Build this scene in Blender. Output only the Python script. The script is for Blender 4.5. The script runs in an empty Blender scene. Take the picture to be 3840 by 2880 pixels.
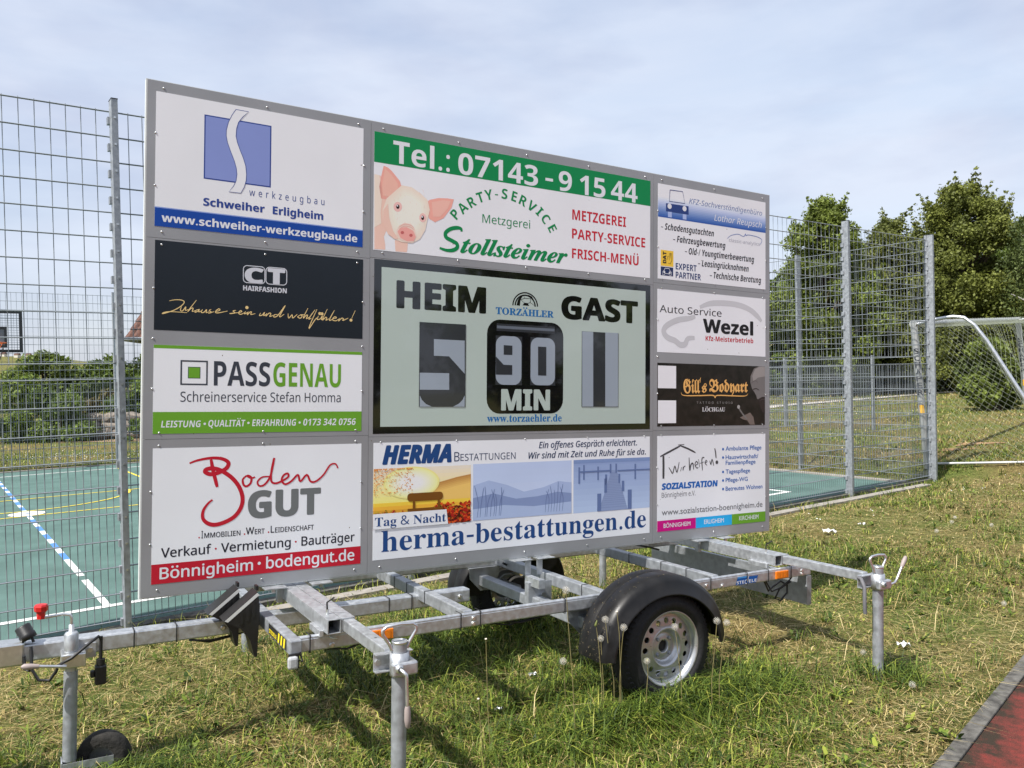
import bpy, bmesh, math, random, os
import numpy as np
from mathutils import Vector, Matrix, noise
from mathutils.geometry import tessellate_polygon

random.seed(7)
rng = np.random.default_rng(11)
SC = bpy.context.scene
COL = SC.collection
PI = math.pi

# ------------------------------------------------------------------ camera
PW, PH, FPX = 3840, 2880, 3060.0            # photo size, focal length in photo pixels
CAM_Z = 1.86
HY, HS = 1408.0, -0.0225                    # horizon height in the photo, its slope
_n = np.cross([0, HY - PH/2, FPX], [1000, HY + HS*1000 - PH/2, FPX]); _n = _n/np.linalg.norm(_n)
if _n[1] > 0: _n = -_n
_f = np.array([0, 0, 1.0]); _f = _f - _n*_f.dot(_n); _f /= np.linalg.norm(_f)
_r = np.cross(_f, _n)
if _r[0] < 0: _r = -_r
CR = np.array([_r, _f, _n])                 # photo axes -> world axes
CC = np.array([0, 0, CAM_Z])
cam = bpy.data.cameras.new('camera'); cam.sensor_width = 36; cam.lens = 36*FPX/PW
cam.clip_start = 0.05; cam.clip_end = 5000
camo = bpy.data.objects.new('camera', cam); COL.objects.link(camo)
_x, _y, _z = CR @ np.array([1, 0, 0]), CR @ np.array([0, -1, 0]), CR @ np.array([0, 0, -1])
camo.matrix_world = Matrix(((_x[0], _y[0], _z[0], 0), (_x[1], _y[1], _z[1], 0), (_x[2], _y[2], _z[2], CAM_Z), (0, 0, 0, 1)))
SC.camera = camo

# ------------------------------------------------------------------ sun, sky, exposure
SUN_EL = math.radians(55)
SUN_AZ = math.atan2(-0.73, -0.685)           # clockwise from +Y
sun_dir = Vector((math.sin(SUN_AZ)*math.cos(SUN_EL), math.cos(SUN_AZ)*math.cos(SUN_EL), math.sin(SUN_EL)))
sl = bpy.data.lights.new('sun', 'SUN'); sl.energy = 5.0; sl.angle = math.radians(0.7); sl.color = (1, .96, .90)
so = bpy.data.objects.new('sun', sl); COL.objects.link(so)
so.rotation_euler = sun_dir.to_track_quat('Z', 'Y').to_euler(); so.location = (-20, -20, 40)

W = bpy.data.worlds.new('World'); SC.world = W; W.use_nodes = True
nt = W.node_tree; N = nt.nodes; LK = nt.links
bg = N['Background']; bg.inputs['Strength'].default_value = 0.13
sky = N.new('ShaderNodeTexSky'); sky.sky_type = 'NISHITA'; sky.sun_disc = False
sky.sun_elevation = SUN_EL; sky.sun_rotation = SUN_AZ; sky.air_density = 1.3; sky.dust_density = 1.6; sky.ozone_density = 1.5
tc = N.new('ShaderNodeTexCoord')
mp = N.new('ShaderNodeMapping'); mp.inputs['Scale'].default_value = (1.0, 1.0, 3.2); mp.inputs['Rotation'].default_value = (0, .25, .5)
LK.new(tc.outputs['Generated'], mp.inputs['Vector'])
nz = N.new('ShaderNodeTexNoise'); nz.inputs['Scale'].default_value = 2.6; nz.inputs['Detail'].default_value = 7; nz.inputs['Roughness'].default_value = .55; nz.inputs['Distortion'].default_value = .6
LK.new(mp.outputs['Vector'], nz.inputs['Vector'])
cr = N.new('ShaderNodeValToRGB'); cr.color_ramp.elements[0].position = .34; cr.color_ramp.elements[0].color = (.70, .70, .70, 1)
cr.color_ramp.elements[1].position = .66; cr.color_ramp.elements[1].color = (.97, .97, .97, 1)
LK.new(nz.outputs['Fac'], cr.inputs['Fac'])
nz2 = N.new('ShaderNodeTexNoise'); nz2.inputs['Scale'].default_value = 4.5; nz2.inputs['Detail'].default_value = 6
LK.new(mp.outputs['Vector'], nz2.inputs['Vector'])
cc = N.new('ShaderNodeValToRGB')
cc.color_ramp.elements[0].position = .35; cc.color_ramp.elements[0].color = (3.1, 3.42, 4.3, 1)
cc.color_ramp.elements[1].position = .62; cc.color_ramp.elements[1].color = (3.95, 4.27, 5.0, 1)
LK.new(nz2.outputs['Fac'], cc.inputs['Fac'])
mx = N.new('ShaderNodeMix'); mx.data_type = 'RGBA'
LK.new(cr.outputs['Color'], mx.inputs['Factor']); LK.new(sky.outputs['Color'], mx.inputs['A']); LK.new(cc.outputs['Color'], mx.inputs['B'])
LK.new(mx.outputs['Result'], bg.inputs['Color'])
SC.view_settings.view_transform = 'Standard'; SC.view_settings.look = 'None'
SC.view_settings.gamma = 1; SC.view_settings.exposure = 0.6
SC.render.engine = 'CYCLES'; SC.cycles.max_bounces = 6; SC.cycles.transparent_max_bounces = 12

# ------------------------------------------------------------------ materials
def lin(r, g, b):
    f = lambda c: (c/255/12.92) if c/255 <= .04045 else ((c/255 + .055)/1.055)**2.4
    return (f(r), f(g), f(b))
def prn(r, g, b, k=1.32):                    # colour of a print: sampled from the photo, put back to its albedo
    return tuple(min(.86, max(.004, c*k)) for c in lin(r, g, b))
MATS = {}
def mat(name, col, rough=.5, metal=0.0, var=.0, scale=8.0, bump=0.0, bscale=60.0, spec=.5, coat=0.0, attr=None, trans=0.0, rvar=0.0, detail=5, specks=0.0):
    if name in MATS: return MATS[name]
    m = bpy.data.materials.new(name); m.use_nodes = True
    nt = m.node_tree; b = nt.nodes['Principled BSDF']; L = nt.links
    b.inputs['Roughness'].default_value = rough; b.inputs['Metallic'].default_value = metal
    b.inputs['Specular IOR Level'].default_value = spec; b.inputs['Coat Weight'].default_value = coat
    b.inputs['Coat Roughness'].default_value = .03
    b.inputs['Base Color'].default_value = (*col, 1)
    tcn = nt.nodes.new('ShaderNodeTexCoord')
    src = None
    if attr:
        a = nt.nodes.new('ShaderNodeAttribute'); a.attribute_name = attr; src = a.outputs['Color']
    if var > 0:
        nn = nt.nodes.new('ShaderNodeTexNoise'); nn.inputs['Scale'].default_value = scale; nn.inputs['Detail'].default_value = detail
        L.new(tcn.outputs['Object'], nn.inputs['Vector'])
        mr = nt.nodes.new('ShaderNodeMapRange'); mr.inputs['From Min'].default_value = .3; mr.inputs['From Max'].default_value = .7
        mr.inputs['To Min'].default_value = 1-var; mr.inputs['To Max'].default_value = 1+var
        L.new(nn.outputs['Fac'], mr.inputs['Value'])
        mm = nt.nodes.new('ShaderNodeMix'); mm.data_type = 'RGBA'; mm.blend_type = 'MULTIPLY'; mm.inputs['Factor'].default_value = 1
        if src: L.new(src, mm.inputs['A'])
        else: mm.inputs['A'].default_value = (*col, 1)
        L.new(mr.outputs['Result'], mm.inputs['B']); src = mm.outputs['Result']
        if rvar:
            m2 = nt.nodes.new('ShaderNodeMapRange'); m2.inputs['From Min'].default_value = .3; m2.inputs['From Max'].default_value = .7
            m2.inputs['To Min'].default_value = rough-rvar; m2.inputs['To Max'].default_value = rough+rvar
            L.new(nn.outputs['Fac'], m2.inputs['Value']); L.new(m2.outputs['Result'], b.inputs['Roughness'])
    if specks > 0:                             # insect and dirt spots, a few streaks of dust
        vo = nt.nodes.new('ShaderNodeTexVoronoi'); vo.inputs['Scale'].default_value = 17; vo.inputs['Randomness'].default_value = 1
        mp_ = nt.nodes.new('ShaderNodeMapping'); mp_.inputs['Scale'].default_value = (1, 1, .7); L.new(tcn.outputs['Object'], mp_.inputs['Vector']); L.new(mp_.outputs['Vector'], vo.inputs['Vector'])
        lt = nt.nodes.new('ShaderNodeMath'); lt.operation = 'LESS_THAN'; lt.inputs[1].default_value = .045; L.new(vo.outputs['Distance'], lt.inputs[0])
        sc_ = nt.nodes.new('ShaderNodeSeparateColor'); L.new(vo.outputs['Color'], sc_.inputs[0])
        gt = nt.nodes.new('ShaderNodeMath'); gt.operation = 'GREATER_THAN'; gt.inputs[1].default_value = 1-specks; L.new(sc_.outputs[0], gt.inputs[0])
        mu = nt.nodes.new('ShaderNodeMath'); mu.operation = 'MULTIPLY'; L.new(lt.outputs[0], mu.inputs[0]); L.new(gt.outputs[0], mu.inputs[1])
        ms_ = nt.nodes.new('ShaderNodeMix'); ms_.data_type = 'RGBA'; L.new(mu.outputs[0], ms_.inputs['Factor']); L.new(src, ms_.inputs['A']); ms_.inputs['B'].default_value = (.16, .13, .09, 1)
        src = ms_.outputs['Result']
    if src: L.new(src, b.inputs['Base Color'])
    if bump > 0:
        bn = nt.nodes.new('ShaderNodeTexNoise'); bn.inputs['Scale'].default_value = bscale; bn.inputs['Detail'].default_value = 4
        L.new(tcn.outputs['Object'], bn.inputs['Vector'])
        bp = nt.nodes.new('ShaderNodeBump'); bp.inputs['Strength'].default_value = bump; bp.inputs['Distance'].default_value = .01
        L.new(bn.outputs['Fac'], bp.inputs['Height']); L.new(bp.outputs['Normal'], b.inputs['Normal'])
    if trans > 0:
        t = nt.nodes.new('ShaderNodeBsdfTranslucent'); ms = nt.nodes.new('ShaderNodeMixShader'); ms.inputs[0].default_value = trans
        out = nt.nodes['Material Output']
        if src: L.new(src, t.inputs['Color'])
        else: t.inputs['Color'].default_value = (*col, 1)
        L.new(b.outputs[0], ms.inputs[1]); L.new(t.outputs[0], ms.inputs[2]); L.new(ms.outputs[0], out.inputs['Surface'])
    MATS[name] = m; return m
def prnt(r, g, b):
    return mat('print_%d_%d_%d' % (r, g, b), prn(r, g, b), rough=.45, var=.03, scale=3, spec=.2)

galv = mat('galvanised_steel', (.50, .52, .54), rough=.46, metal=.75, var=.16, scale=38, bump=.05, bscale=90, rvar=.1)
galv_dull = mat('galvanised_steel_dull', (.34, .36, .385), rough=.55, metal=.6, var=.18, scale=26, bump=.06, bscale=70, rvar=.1)
alu = mat('aluminium', (.62, .63, .64), rough=.33, metal=.85, var=.08, scale=30, rvar=.08)
zinc = mat('zinc_plated', (.62, .63, .62), rough=.3, metal=.85, var=.1, scale=40)
wire = mat('wire_galvanised', (.30, .33, .355), rough=.5, metal=.5, var=.1, scale=5)
black_plastic = mat('black_plastic', (.010, .010, .0105), rough=.45, var=.2, scale=30, bump=.04, bscale=180)
rubber = mat('tyre_rubber', (.009, .009, .0095), rough=.75, var=.3, scale=25, bump=.35, bscale=70)
cable_m = mat('cable_black', (.012, .012, .013), rough=.5)

# ------------------------------------------------------------------ mesh builder
class MB:
    def __init__(s): s.v, s.f, s.m, s.sm, s.mats = [], [], [], [], []
    def mi(s, m):
        if m not in s.mats: s.mats.append(m)
        return s.mats.index(m)
    def add(s, vs, fs, m, smooth=False):
        o = len(s.v); s.v += [tuple(p) for p in vs]; k = s.mi(m)
        for f in fs: s.f.append(tuple(o+i for i in f)); s.m.append(k); s.sm.append(smooth)
    def box(s, a, b, m, bev=0.0):
        x0, y0, z0 = (min(a[i], b[i]) for i in range(3)); x1, y1, z1 = (max(a[i], b[i]) for i in range(3))
        if bev <= 0:
            vs = [(x0,y0,z0),(x1,y0,z0),(x1,y1,z0),(x0,y1,z0),(x0,y0,z1),(x1,y0,z1),(x1,y1,z1),(x0,y1,z1)]
            s.add(vs, [(0,3,2,1),(4,5,6,7),(0,1,5,4),(1,2,6,5),(2,3,7,6),(3,0,4,7)], m); return
        bm = bmesh.new(); bmesh.ops.create_cube(bm, size=1)
        for v in bm.verts: v.co = Vector(((x0+x1)/2+v.co.x*(x1-x0), (y0+y1)/2+v.co.y*(y1-y0), (z0+z1)/2+v.co.z*(z1-z0)))
        bmesh.ops.bevel(bm, geom=bm.edges[:], offset=bev, segments=2, affect='EDGES', profile=.5)
        s.bm(bm, m)
    def bm(s, bm, m, smooth=False, M=None):
        bm.verts.ensure_lookup_table(); bm.verts.index_update()
        s.add([(M @ v.co if M else v.co) for v in bm.verts], [[v.index for v in f.verts] for f in bm.faces], m, smooth); bm.free()
    def tube(s, pts, r, m, n=10, cap=True, smooth=True):
        pts = [Vector(p) for p in pts]; R = r if isinstance(r, (list, tuple)) else [r]*len(pts)
        vs = []; prev = None
        for i, p in enumerate(pts):
            d = (pts[min(i+1, len(pts)-1)] - pts[max(i-1, 0)]).normalized()
            if prev is None:
                a = d.orthogonal().normalized()
            else:
                a = (prev - d*prev.dot(d))
                a = a.normalized() if a.length > 1e-6 else d.orthogonal().normalized()
            prev = a; c = d.cross(a)
            for k in range(n):
                t = 2*PI*k/n; vs.append(p + (a*math.cos(t) + c*math.sin(t))*R[i])
        fs = [(i*n+k, i*n+(k+1) % n, (i+1)*n+(k+1) % n, (i+1)*n+k) for i in range(len(pts)-1) for k in range(n)]
        s.add(vs, fs, m, smooth)
        if cap:
            s.add(vs[:n], [tuple(range(n))[::-1]], m); s.add(vs[-n:], [tuple(range(n))], m)
    def lathe(s, prof, c, axis, m, n=32, smooth=True, a0=0, a1=2*PI):
        """prof: list of (radius, offset along axis)"""
        ax = Vector(axis).normalized(); a = ax.orthogonal().normalized(); b = ax.cross(a); c = Vector(c); full = abs(a1-a0-2*PI) < 1e-6
        nn = n if full else n+1; vs = []
        for r, o in prof:
            for k in range(nn):
                t = a0 + (a1-a0)*k/n; vs.append(c + ax*o + (a*math.cos(t)+b*math.sin(t))*r)
        fs = []
        for i in range(len(prof)-1):
            for k in range(n):
                k2 = (k+1) % nn; fs.append((i*nn+k, i*nn+k2, (i+1)*nn+k2, (i+1)*nn+k))
        s.add(vs, fs, m, smooth)
    def prism(s, poly, z0, z1, m, f3):
        """poly: 2D outline; f3(x, y, z) -> point"""
        n = len(poly); vs = [f3(x, y, z0) for x, y in poly] + [f3(x, y, z1) for x, y in poly]
        s.add(vs, [(i, (i+1) % n, n+(i+1) % n, n+i) for i in range(n)], m)
        tri = tessellate_polygon([[Vector((x, y, 0)) for x, y in poly]])
        s.add(vs, [tuple(t) for t in tri] + [tuple(n+i for i in t) for t in tri], m)
    def build(s, name, parent=None, label=None):
        me = bpy.data.meshes.new(name); me.from_pydata(s.v, [], s.f)
        for m in s.mats: me.materials.append(m)
        me.polygons.foreach_set('material_index', s.m); me.polygons.foreach_set('use_smooth', s.sm)
        bm = bmesh.new(); bm.from_mesh(me); bmesh.ops.recalc_face_normals(bm, faces=bm.faces[:]); bm.to_mesh(me); bm.free()
        me.update()
        o = bpy.data.objects.new(name, me); COL.objects.link(o)
        if parent: o.parent = parent
        if label: o['label'] = label
        return o
def np_mesh(name, verts, faces_flat, sizes, mats, cols=None, parent=None, smooth=False):
    me = bpy.data.meshes.new(name); V = len(verts); Fn = len(sizes); Ln = len(faces_flat)
    me.vertices.add(V); me.vertices.foreach_set('co', np.ascontiguousarray(verts, dtype=np.float32).ravel())
    me.loops.add(Ln); me.loops.foreach_set('vertex_index', np.ascontiguousarray(faces_flat, dtype=np.int32))
    me.polygons.add(Fn); st = np.zeros(Fn, np.int32); st[1:] = np.cumsum(sizes)[:-1]
    me.polygons.foreach_set('loop_start', st); me.polygons.foreach_set('loop_total', np.asarray(sizes, np.int32))
    if smooth: me.polygons.foreach_set('use_smooth', np.ones(Fn, bool))
    if cols is not None:
        at = me.attributes.new('Col', 'FLOAT_COLOR', 'POINT'); c4 = np.ones((V, 4), np.float32); c4[:, :3] = cols
        at.data.foreach_set('color', c4.ravel())
    for m in mats: me.materials.append(m)
    me.update(calc_edges=True); me.validate()
    o = bpy.data.objects.new(name, me); COL.objects.link(o)
    if parent: o.parent = parent
    return o
def tag(o, label=None, cat=None, group=None, kind=None):
    if label: o['label'] = label
    if cat: o['category'] = cat
    if group: o['group'] = group
    if kind: o['kind'] = kind
    return o
def empty(name, M, label, cat, group=None):
    o = bpy.data.objects.new(name, None); COL.objects.link(o); o.empty_display_size = .2
    o.matrix_world = M if isinstance(M, Matrix) else Matrix.Translation(M)
    return tag(o, label, cat, group)

# measured frames -------------------------------------------------
FA, FD, FN = np.array([-2.997, 6.228]), np.array([.808, .589]), np.array([-.589, .808])
def st(s, t, z=0): p = FA + FD*s + FN*t; return Vector((p[0], p[1], z))      # court frame: along the near fence, across the court
def to_st(x, y): return (x-FA[0])*FD[0]+(y-FA[1])*FD[1], (x-FA[0])*FN[0]+(y-FA[1])*FN[1]
def photo_dir(x, y):
    d = CR @ np.array([x-PW/2, y-PH/2, FPX]); return d
def at_depth(x, y, Y): d = photo_dir(x, y); return Vector(CC + d*(Y/d[1]))
def on_ground(x, y, z): d = photo_dir(x, y); return Vector(CC + d*((z-CAM_Z)/d[2]))
def sstep(a, b, x): t = np.clip((x-a)/(b-a), 0, 1); return t*t*(3-2*t)
K0 = np.array([1.765, 3.467]); KD = np.array([2.966-1.765, 4.767-3.467]); KD /= np.linalg.norm(KD); KN = np.array([KD[1], -KD[0]])   # kerb of the track
def terrain(x, y):
    x = np.asarray(x, float); y = np.asarray(y, float); s, t = to_st(x, y)
    side = 0.15*sstep(-.35, -1.7, t)                                          # lawn on the camera's side of the fence
    right = (0.14 + 0.045*np.clip(s-12.4, 0, 9))*sstep(12.3, 12.9, s)
    right = right + .12*sstep(12.2, 13.2, s)*sstep(.3, -1.2, t)*sstep(24, 14, s)
    z = np.maximum(side, right)
    z = z + .02*np.sin(x*1.3+y*.7)*np.sin(y*1.1-x*.4)*sstep(-.4, -1.2, t)
    court = (t > -.25)*(s < 12.15)*(t < 14.2)*(s > -12.4)
    z = np.where(court, -.06, z)
    kx = (x-K0[0])*KN[0]+(y-K0[1])*KN[1]; kl = (x-K0[0])*KD[0]+(y-K0[1])*KD[1]
    z = z - .14*sstep(.03, .30, kx)*(kx < 5.9)*(kl < 13.9)*(kl > -8.9)
    far = np.hypot(x, y)
    hill = 50*np.exp(-(((x+790)/210)**2+((y-1280)/380)**2)) + 14*np.exp(-(((x+300)/260)**2+((y-1500)/300)**2)) + 16*np.exp(-(((x-900)/400)**2+((y-1300)/300)**2))
    return z + hill - .5*sstep(60, 160, far)

# ================================================================== SETTING
# lawn ground: soil, straw and short green in patches
def ground_mat():
    m = bpy.data.materials.new('lawn_ground'); m.use_nodes = True; nt = m.node_tree; b = nt.nodes['Principled BSDF']; L = nt.links
    b.inputs['Roughness'].default_value = .95; b.inputs['Specular IOR Level'].default_value = .1
    g = nt.nodes.new('ShaderNodeNewGeometry')
    def nz(sc, d=6, r=.6):
        n = nt.nodes.new('ShaderNodeTexNoise'); n.inputs['Scale'].default_value = sc; n.inputs['Detail'].default_value = d; n.inputs['Roughness'].default_value = r
        L.new(g.outputs['Position'], n.inputs['Vector']); return n.outputs['Fac']
    def ramp(src, els):
        r = nt.nodes.new('ShaderNodeValToRGB'); L.new(src, r.inputs['Fac'])
        while len(r.color_ramp.elements) < len(els): r.color_ramp.elements.new(.5)
        for e, (p, c) in zip(r.color_ramp.elements, els): e.position = p; e.color = (*c, 1)
        return r.outputs['Color']
    fine = ramp(nz(55, 8, .7), [(.30, (.035, .026, .013)), (.46, (.12, .095, .036)), (.60, (.27, .21, .085)), (.78, (.44, .36, .16))])
    green = ramp(nz(40, 8, .7), [(.3, (.02, .03, .008)), (.48, (.085, .11, .026)), (.7, (.20, .22, .06))])
    patch = ramp(nz(.55, 5, .6), [(.40, (0, 0, 0)), (.60, (1, 1, 1))])
    mx = nt.nodes.new('ShaderNodeMix'); mx.data_type = 'RGBA'; L.new(patch, mx.inputs['Factor']); L.new(fine, mx.inputs['A']); L.new(green, mx.inputs['B'])
    L.new(mx.outputs['Result'], b.inputs['Base Color'])
    bp = nt.nodes.new('ShaderNodeBump'); bp.inputs['Strength'].default_value = .8; bp.inputs['Distance'].default_value = .03
    L.new(nz(70, 6, .7), bp.inputs['Height']); L.new(bp.outputs['Normal'], b.inputs['Normal'])
    return m
GM = ground_mat()
def grid_sheet(name, xs, ys, m):
    X, Y = np.meshgrid(xs, ys); Z = terrain(X, Y); nx, ny = len(xs), len(ys)
    v = np.stack([X.ravel(), Y.ravel(), Z.ravel()], 1)
    i = (np.arange(ny-1)[:, None]*nx + np.arange(nx-1)[None]).ravel()
    f = np.stack([i, i+1, i+nx+1, i+nx], 1).ravel()
    return np_mesh(name, v, f, np.full(len(i), 4), [m], smooth=True)
def nonuni(lo, hi, a, b, fine, n):
    return np.unique(np.concatenate([-np.geomspace(-a+1, -lo+1, n)[::-1]+1, np.arange(a, b, fine), np.geomspace(b-a+1, hi-a+1, n)+a-1]))
tag(grid_sheet('ground', nonuni(-1500, 1500, -16, 26, .3, 40), np.unique(np.concatenate([np.arange(-6, 32, .3), np.geomspace(32, 2600, 110), -np.geomspace(6, 400, 14)])), GM), kind='structure')

# court: green sheet and painted lines, each a few mm above the one below
court_m = mat('court_rubber', (.086, .146, .130), rough=.9, var=.17, scale=2.2, bump=.35, bscale=420, spec=.15, detail=15)
white_line = mat('line_white', (.62, .63, .61), rough=.85, var=.22, scale=200, spec=.2)
blue_line = mat('line_blue', (.075, .20, .48), rough=.85, var=.15, scale=200, spec=.2)
yellow_line = mat('line_yellow', (.62, .50, .06), rough=.85, var=.15, scale=200, spec=.2)
conc = mat('concrete', (.27, .25, .22), rough=.9, var=.22, scale=14, bump=.3, bscale=120, spec=.2)
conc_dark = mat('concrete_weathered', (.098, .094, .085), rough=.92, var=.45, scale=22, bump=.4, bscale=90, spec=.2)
mb = MB(); mb.box((-12.1, 0.06, -.05), (11.46, 13.9, 0), court_m)
o = mb.build('sports_court'); o.matrix_world = Matrix(((FD[0], FN[0], 0, FA[0]), (FD[1], FN[1], 0, FA[1]), (0, 0, 1, 0), (0, 0, 0, 1))); tag(o, kind='structure')
mb = MB(); z = .004
def ln(s0, s1, t0, t1, m, z=.004): mb.add([(s0, t0, z), (s1, t0, z), (s1, t1, z), (s0, t1, z)], [(0, 1, 2, 3)], m)
def arc(cs, ct, r, a0, a1, m, w=.05, z=.004, n=40):
    vs = []
    for k in range(n+1):
        a = a0+(a1-a0)*k/n; vs += [(cs+(r-w/2)*math.cos(a), ct+(r-w/2)*math.sin(a), z), (cs+(r+w/2)*math.cos(a), ct+(r+w/2)*math.sin(a), z)]
    mb.add(vs, [(2*k, 2*k+1, 2*k+3, 2*k+2) for k in range(n)], m)
ln(-9.4, 9.42, .70, .78, white_line); ln(-9.4, 9.42, 12.95, 13.01, white_line)
ln(9.34, 9.42, .78, 12.95, white_line); ln(-9.42, -9.34, .78, 12.95, white_line)
for t0, t1 in [(.78, 1.9), (2.1, 3.05), (12.0, 12.95)]: ln(-.03, .03, t0, t1, white_line)
tt = 3.05; k = 0
while tt < 12.0:
    d = .42 if k % 2 == 0 else .3
    ln(-.03, .03, tt, min(tt+d, 12), blue_line if k % 2 == 0 else white_line); tt += d; k += 1
ln(-9, 9, 6.70, 6.75, yellow_line, .006); ln(-9, 9, 8.77, 8.82, yellow_line, .006)
arc(0, 9.0, 1.75, -PI*.98, -.1, yellow_line, z=.0075); arc(0, 6.95, .14, 0, 2*PI, white_line, .2, z=.009)
ln(2.29, 2.34, 10.6, 12.95, yellow_line)
for c in (-9, 9): arc(c, 6.9, 3, -PI/2 if c < 0 else PI/2, PI/2 if c < 0 else 1.5*PI, yellow_line, z=.0075)
o = mb.build('court_markings'); o.matrix_world = Matrix(((FD[0], FN[0], 0, FA[0]), (FD[1], FN[1], 0, FA[1]), (0, 0, 1, 0), (0, 0, 0, 1))); tag(o, kind='structure')
mb = MB()
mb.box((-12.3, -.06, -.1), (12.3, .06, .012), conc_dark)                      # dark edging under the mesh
mb.box((-12.3, -.42, -.1), (11.4, -.28, .030), conc)                          # pale footing strip
mb.box((11.46, .06, -.1), (11.62, 13.9, .02), conc); mb.box((-12.3, 13.9, -.1), (11.62, 14.0, .02), conc)
o = mb.build('court_kerb'); o.matrix_world = Matrix(((FD[0], FN[0], 0, FA[0]), (FD[1], FN[1], 0, FA[1]), (0, 0, 1, 0), (0, 0, 0, 1))); tag(o, kind='structure')

# red running track with its kerb, at the right
KM = Matrix(((KD[0], KN[0], 0, K0[0]), (KD[1], KN[1], 0, K0[1]), (0, 0, 1, .15), (0, 0, 0, 1)))
def track_mat():
    m = bpy.data.materials.new('running_track'); m.use_nodes = True; nt = m.node_tree; b = nt.nodes['Principled BSDF']; L = nt.links
    b.inputs['Roughness'].default_value = .93; b.inputs['Specular IOR Level'].default_value = .15
    t = nt.nodes.new('ShaderNodeTexCoord')
    n1 = nt.nodes.new('ShaderNodeTexNoise'); n1.inputs['Scale'].default_value = 5; n1.inputs['Detail'].default_value = 8; n1.inputs['Roughness'].default_value = .7
    n2 = nt.nodes.new('ShaderNodeTexNoise'); n2.inputs['Scale'].default_value = 260; n2.inputs['Detail'].default_value = 3
    for n in (n1, n2): L.new(t.outputs['Object'], n.inputs['Vector'])
    sx = nt.nodes.new('ShaderNodeSeparateXYZ'); L.new(t.outputs['Object'], sx.inputs[0])
    mr = nt.nodes.new('ShaderNodeMapRange'); mr.inputs['From Min'].default_value = .08; mr.inputs['From Max'].default_value = .42; mr.inputs['To Min'].default_value = -.14; mr.inputs['To Max'].default_value = .16
    L.new(sx.outputs['Y'], mr.inputs['Value'])
    ad = nt.nodes.new('ShaderNodeMath'); L.new(n1.outputs['Fac'], ad.inputs[0]); L.new(mr.outputs['Result'], ad.inputs[1])
    r = nt.nodes.new('ShaderNodeValToRGB'); r.color_ramp.elements[0].position = .34; r.color_ramp.elements[0].color = (.035, .026, .018, 1)
    r.color_ramp.elements[1].position = .58; r.color_ramp.elements[1].color = (.20, .036, .029, 1); e = r.color_ramp.elements.new(.45); e.color = (.11, .032, .025, 1)
    L.new(ad.outputs[0], r.inputs['Fac'])
    mm = nt.nodes.new('ShaderNodeMix'); mm.data_type = 'RGBA'; mm.blend_type = 'MULTIPLY'; mm.inputs['Factor'].default_value = 1
    q = nt.nodes.new('ShaderNodeMapRange'); q.inputs['From Min'].default_value = .3; q.inputs['From Max'].default_value = .7; q.inputs['To Min'].default_value = .55; q.inputs['To Max'].default_value = 1.35
    L.new(n2.outputs['Fac'], q.inputs['Value']); L.new(r.outputs['Color'], mm.inputs['A']); L.new(q.outputs['Result'], mm.inputs['B']); L.new(mm.outputs['Result'], b.inputs['Base Color'])
    bp = nt.nodes.new('ShaderNodeBump'); bp.inputs['Strength'].default_value = .5; bp.inputs['Distance'].default_value = .006; L.new(n2.outputs['Fac'], bp.inputs['Height']); L.new(bp.outputs['Normal'], b.inputs['Normal'])
    return m
mb = MB(); mb.box((-9, .075, -.12), (14, 6, .004), track_mat()); o = mb.build('running_track'); o.matrix_world = KM; tag(o, kind='structure')
mb = MB()
for i in range(-9, 14): mb.box((i+.003, .0, -.12), (i+.997, .072, .014), conc_dark, .006)
o = mb.build('track_kerb'); o.matrix_world = KM; tag(o, kind='structure')
# gravel path over the field
pm = mat('path_gravel', (.42, .39, .36), rough=.95, var=.2, scale=30, spec=.1)
pa = [(4, 24.2), (9.4, 29.0), (16.5, 35.6), (23.8, 42.3), (40, 57)]
vs = []
for x, y in pa:
    for dx in (-.35, .35): vs.append((x+dx*.7, y-dx*.75, float(terrain(x, y))+.03))
mb = MB(); mb.add(vs, [(2*i, 2*i+1, 2*i+3, 2*i+2) for i in range(len(pa)-1)], pm); tag(mb.build('path'), kind='structure')
# bare clay patches
clay = mat('bare_clay', (.27, .17, .095), rough=.95, var=.25, scale=9, bump=.3, spec=.1)
mb = MB()
for (x, y, r) in [(9.2, 16.2, .30), (8.3, 15.6, .3)]:
    z = float(terrain(x, y))+.02; vs = [(x, y, z+.01)]
    for k in range(18):
        a = 2*PI*k/18; rr = r*(1+.35*math.sin(3*a+x)+.2*math.sin(7*a)); px, py = x+rr*math.cos(a)*1.5, y+rr*math.sin(a)*.6; vs.append((px, py, float(terrain(px, py))+.012))
    mb.add(vs, [(0, 1+k, 1+(k+1) % 18) for k in range(18)], clay)
vs = [(x, y, float(terrain(x, y))+.012) for x, y in ((-15.4, 26.7), (-13, 26.3), (-9, 26.5), (-9, 29), (-12, 29.2), (-15, 28.8))]; mb.add(vs, [(0, 1, 4, 5), (1, 2, 3, 4)], mat('dry_earth', (.25, .18, .115), rough=.95, var=.35, scale=3, bump=.4, spec=.1))
tag(mb.build('soil'), kind='structure')

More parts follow.
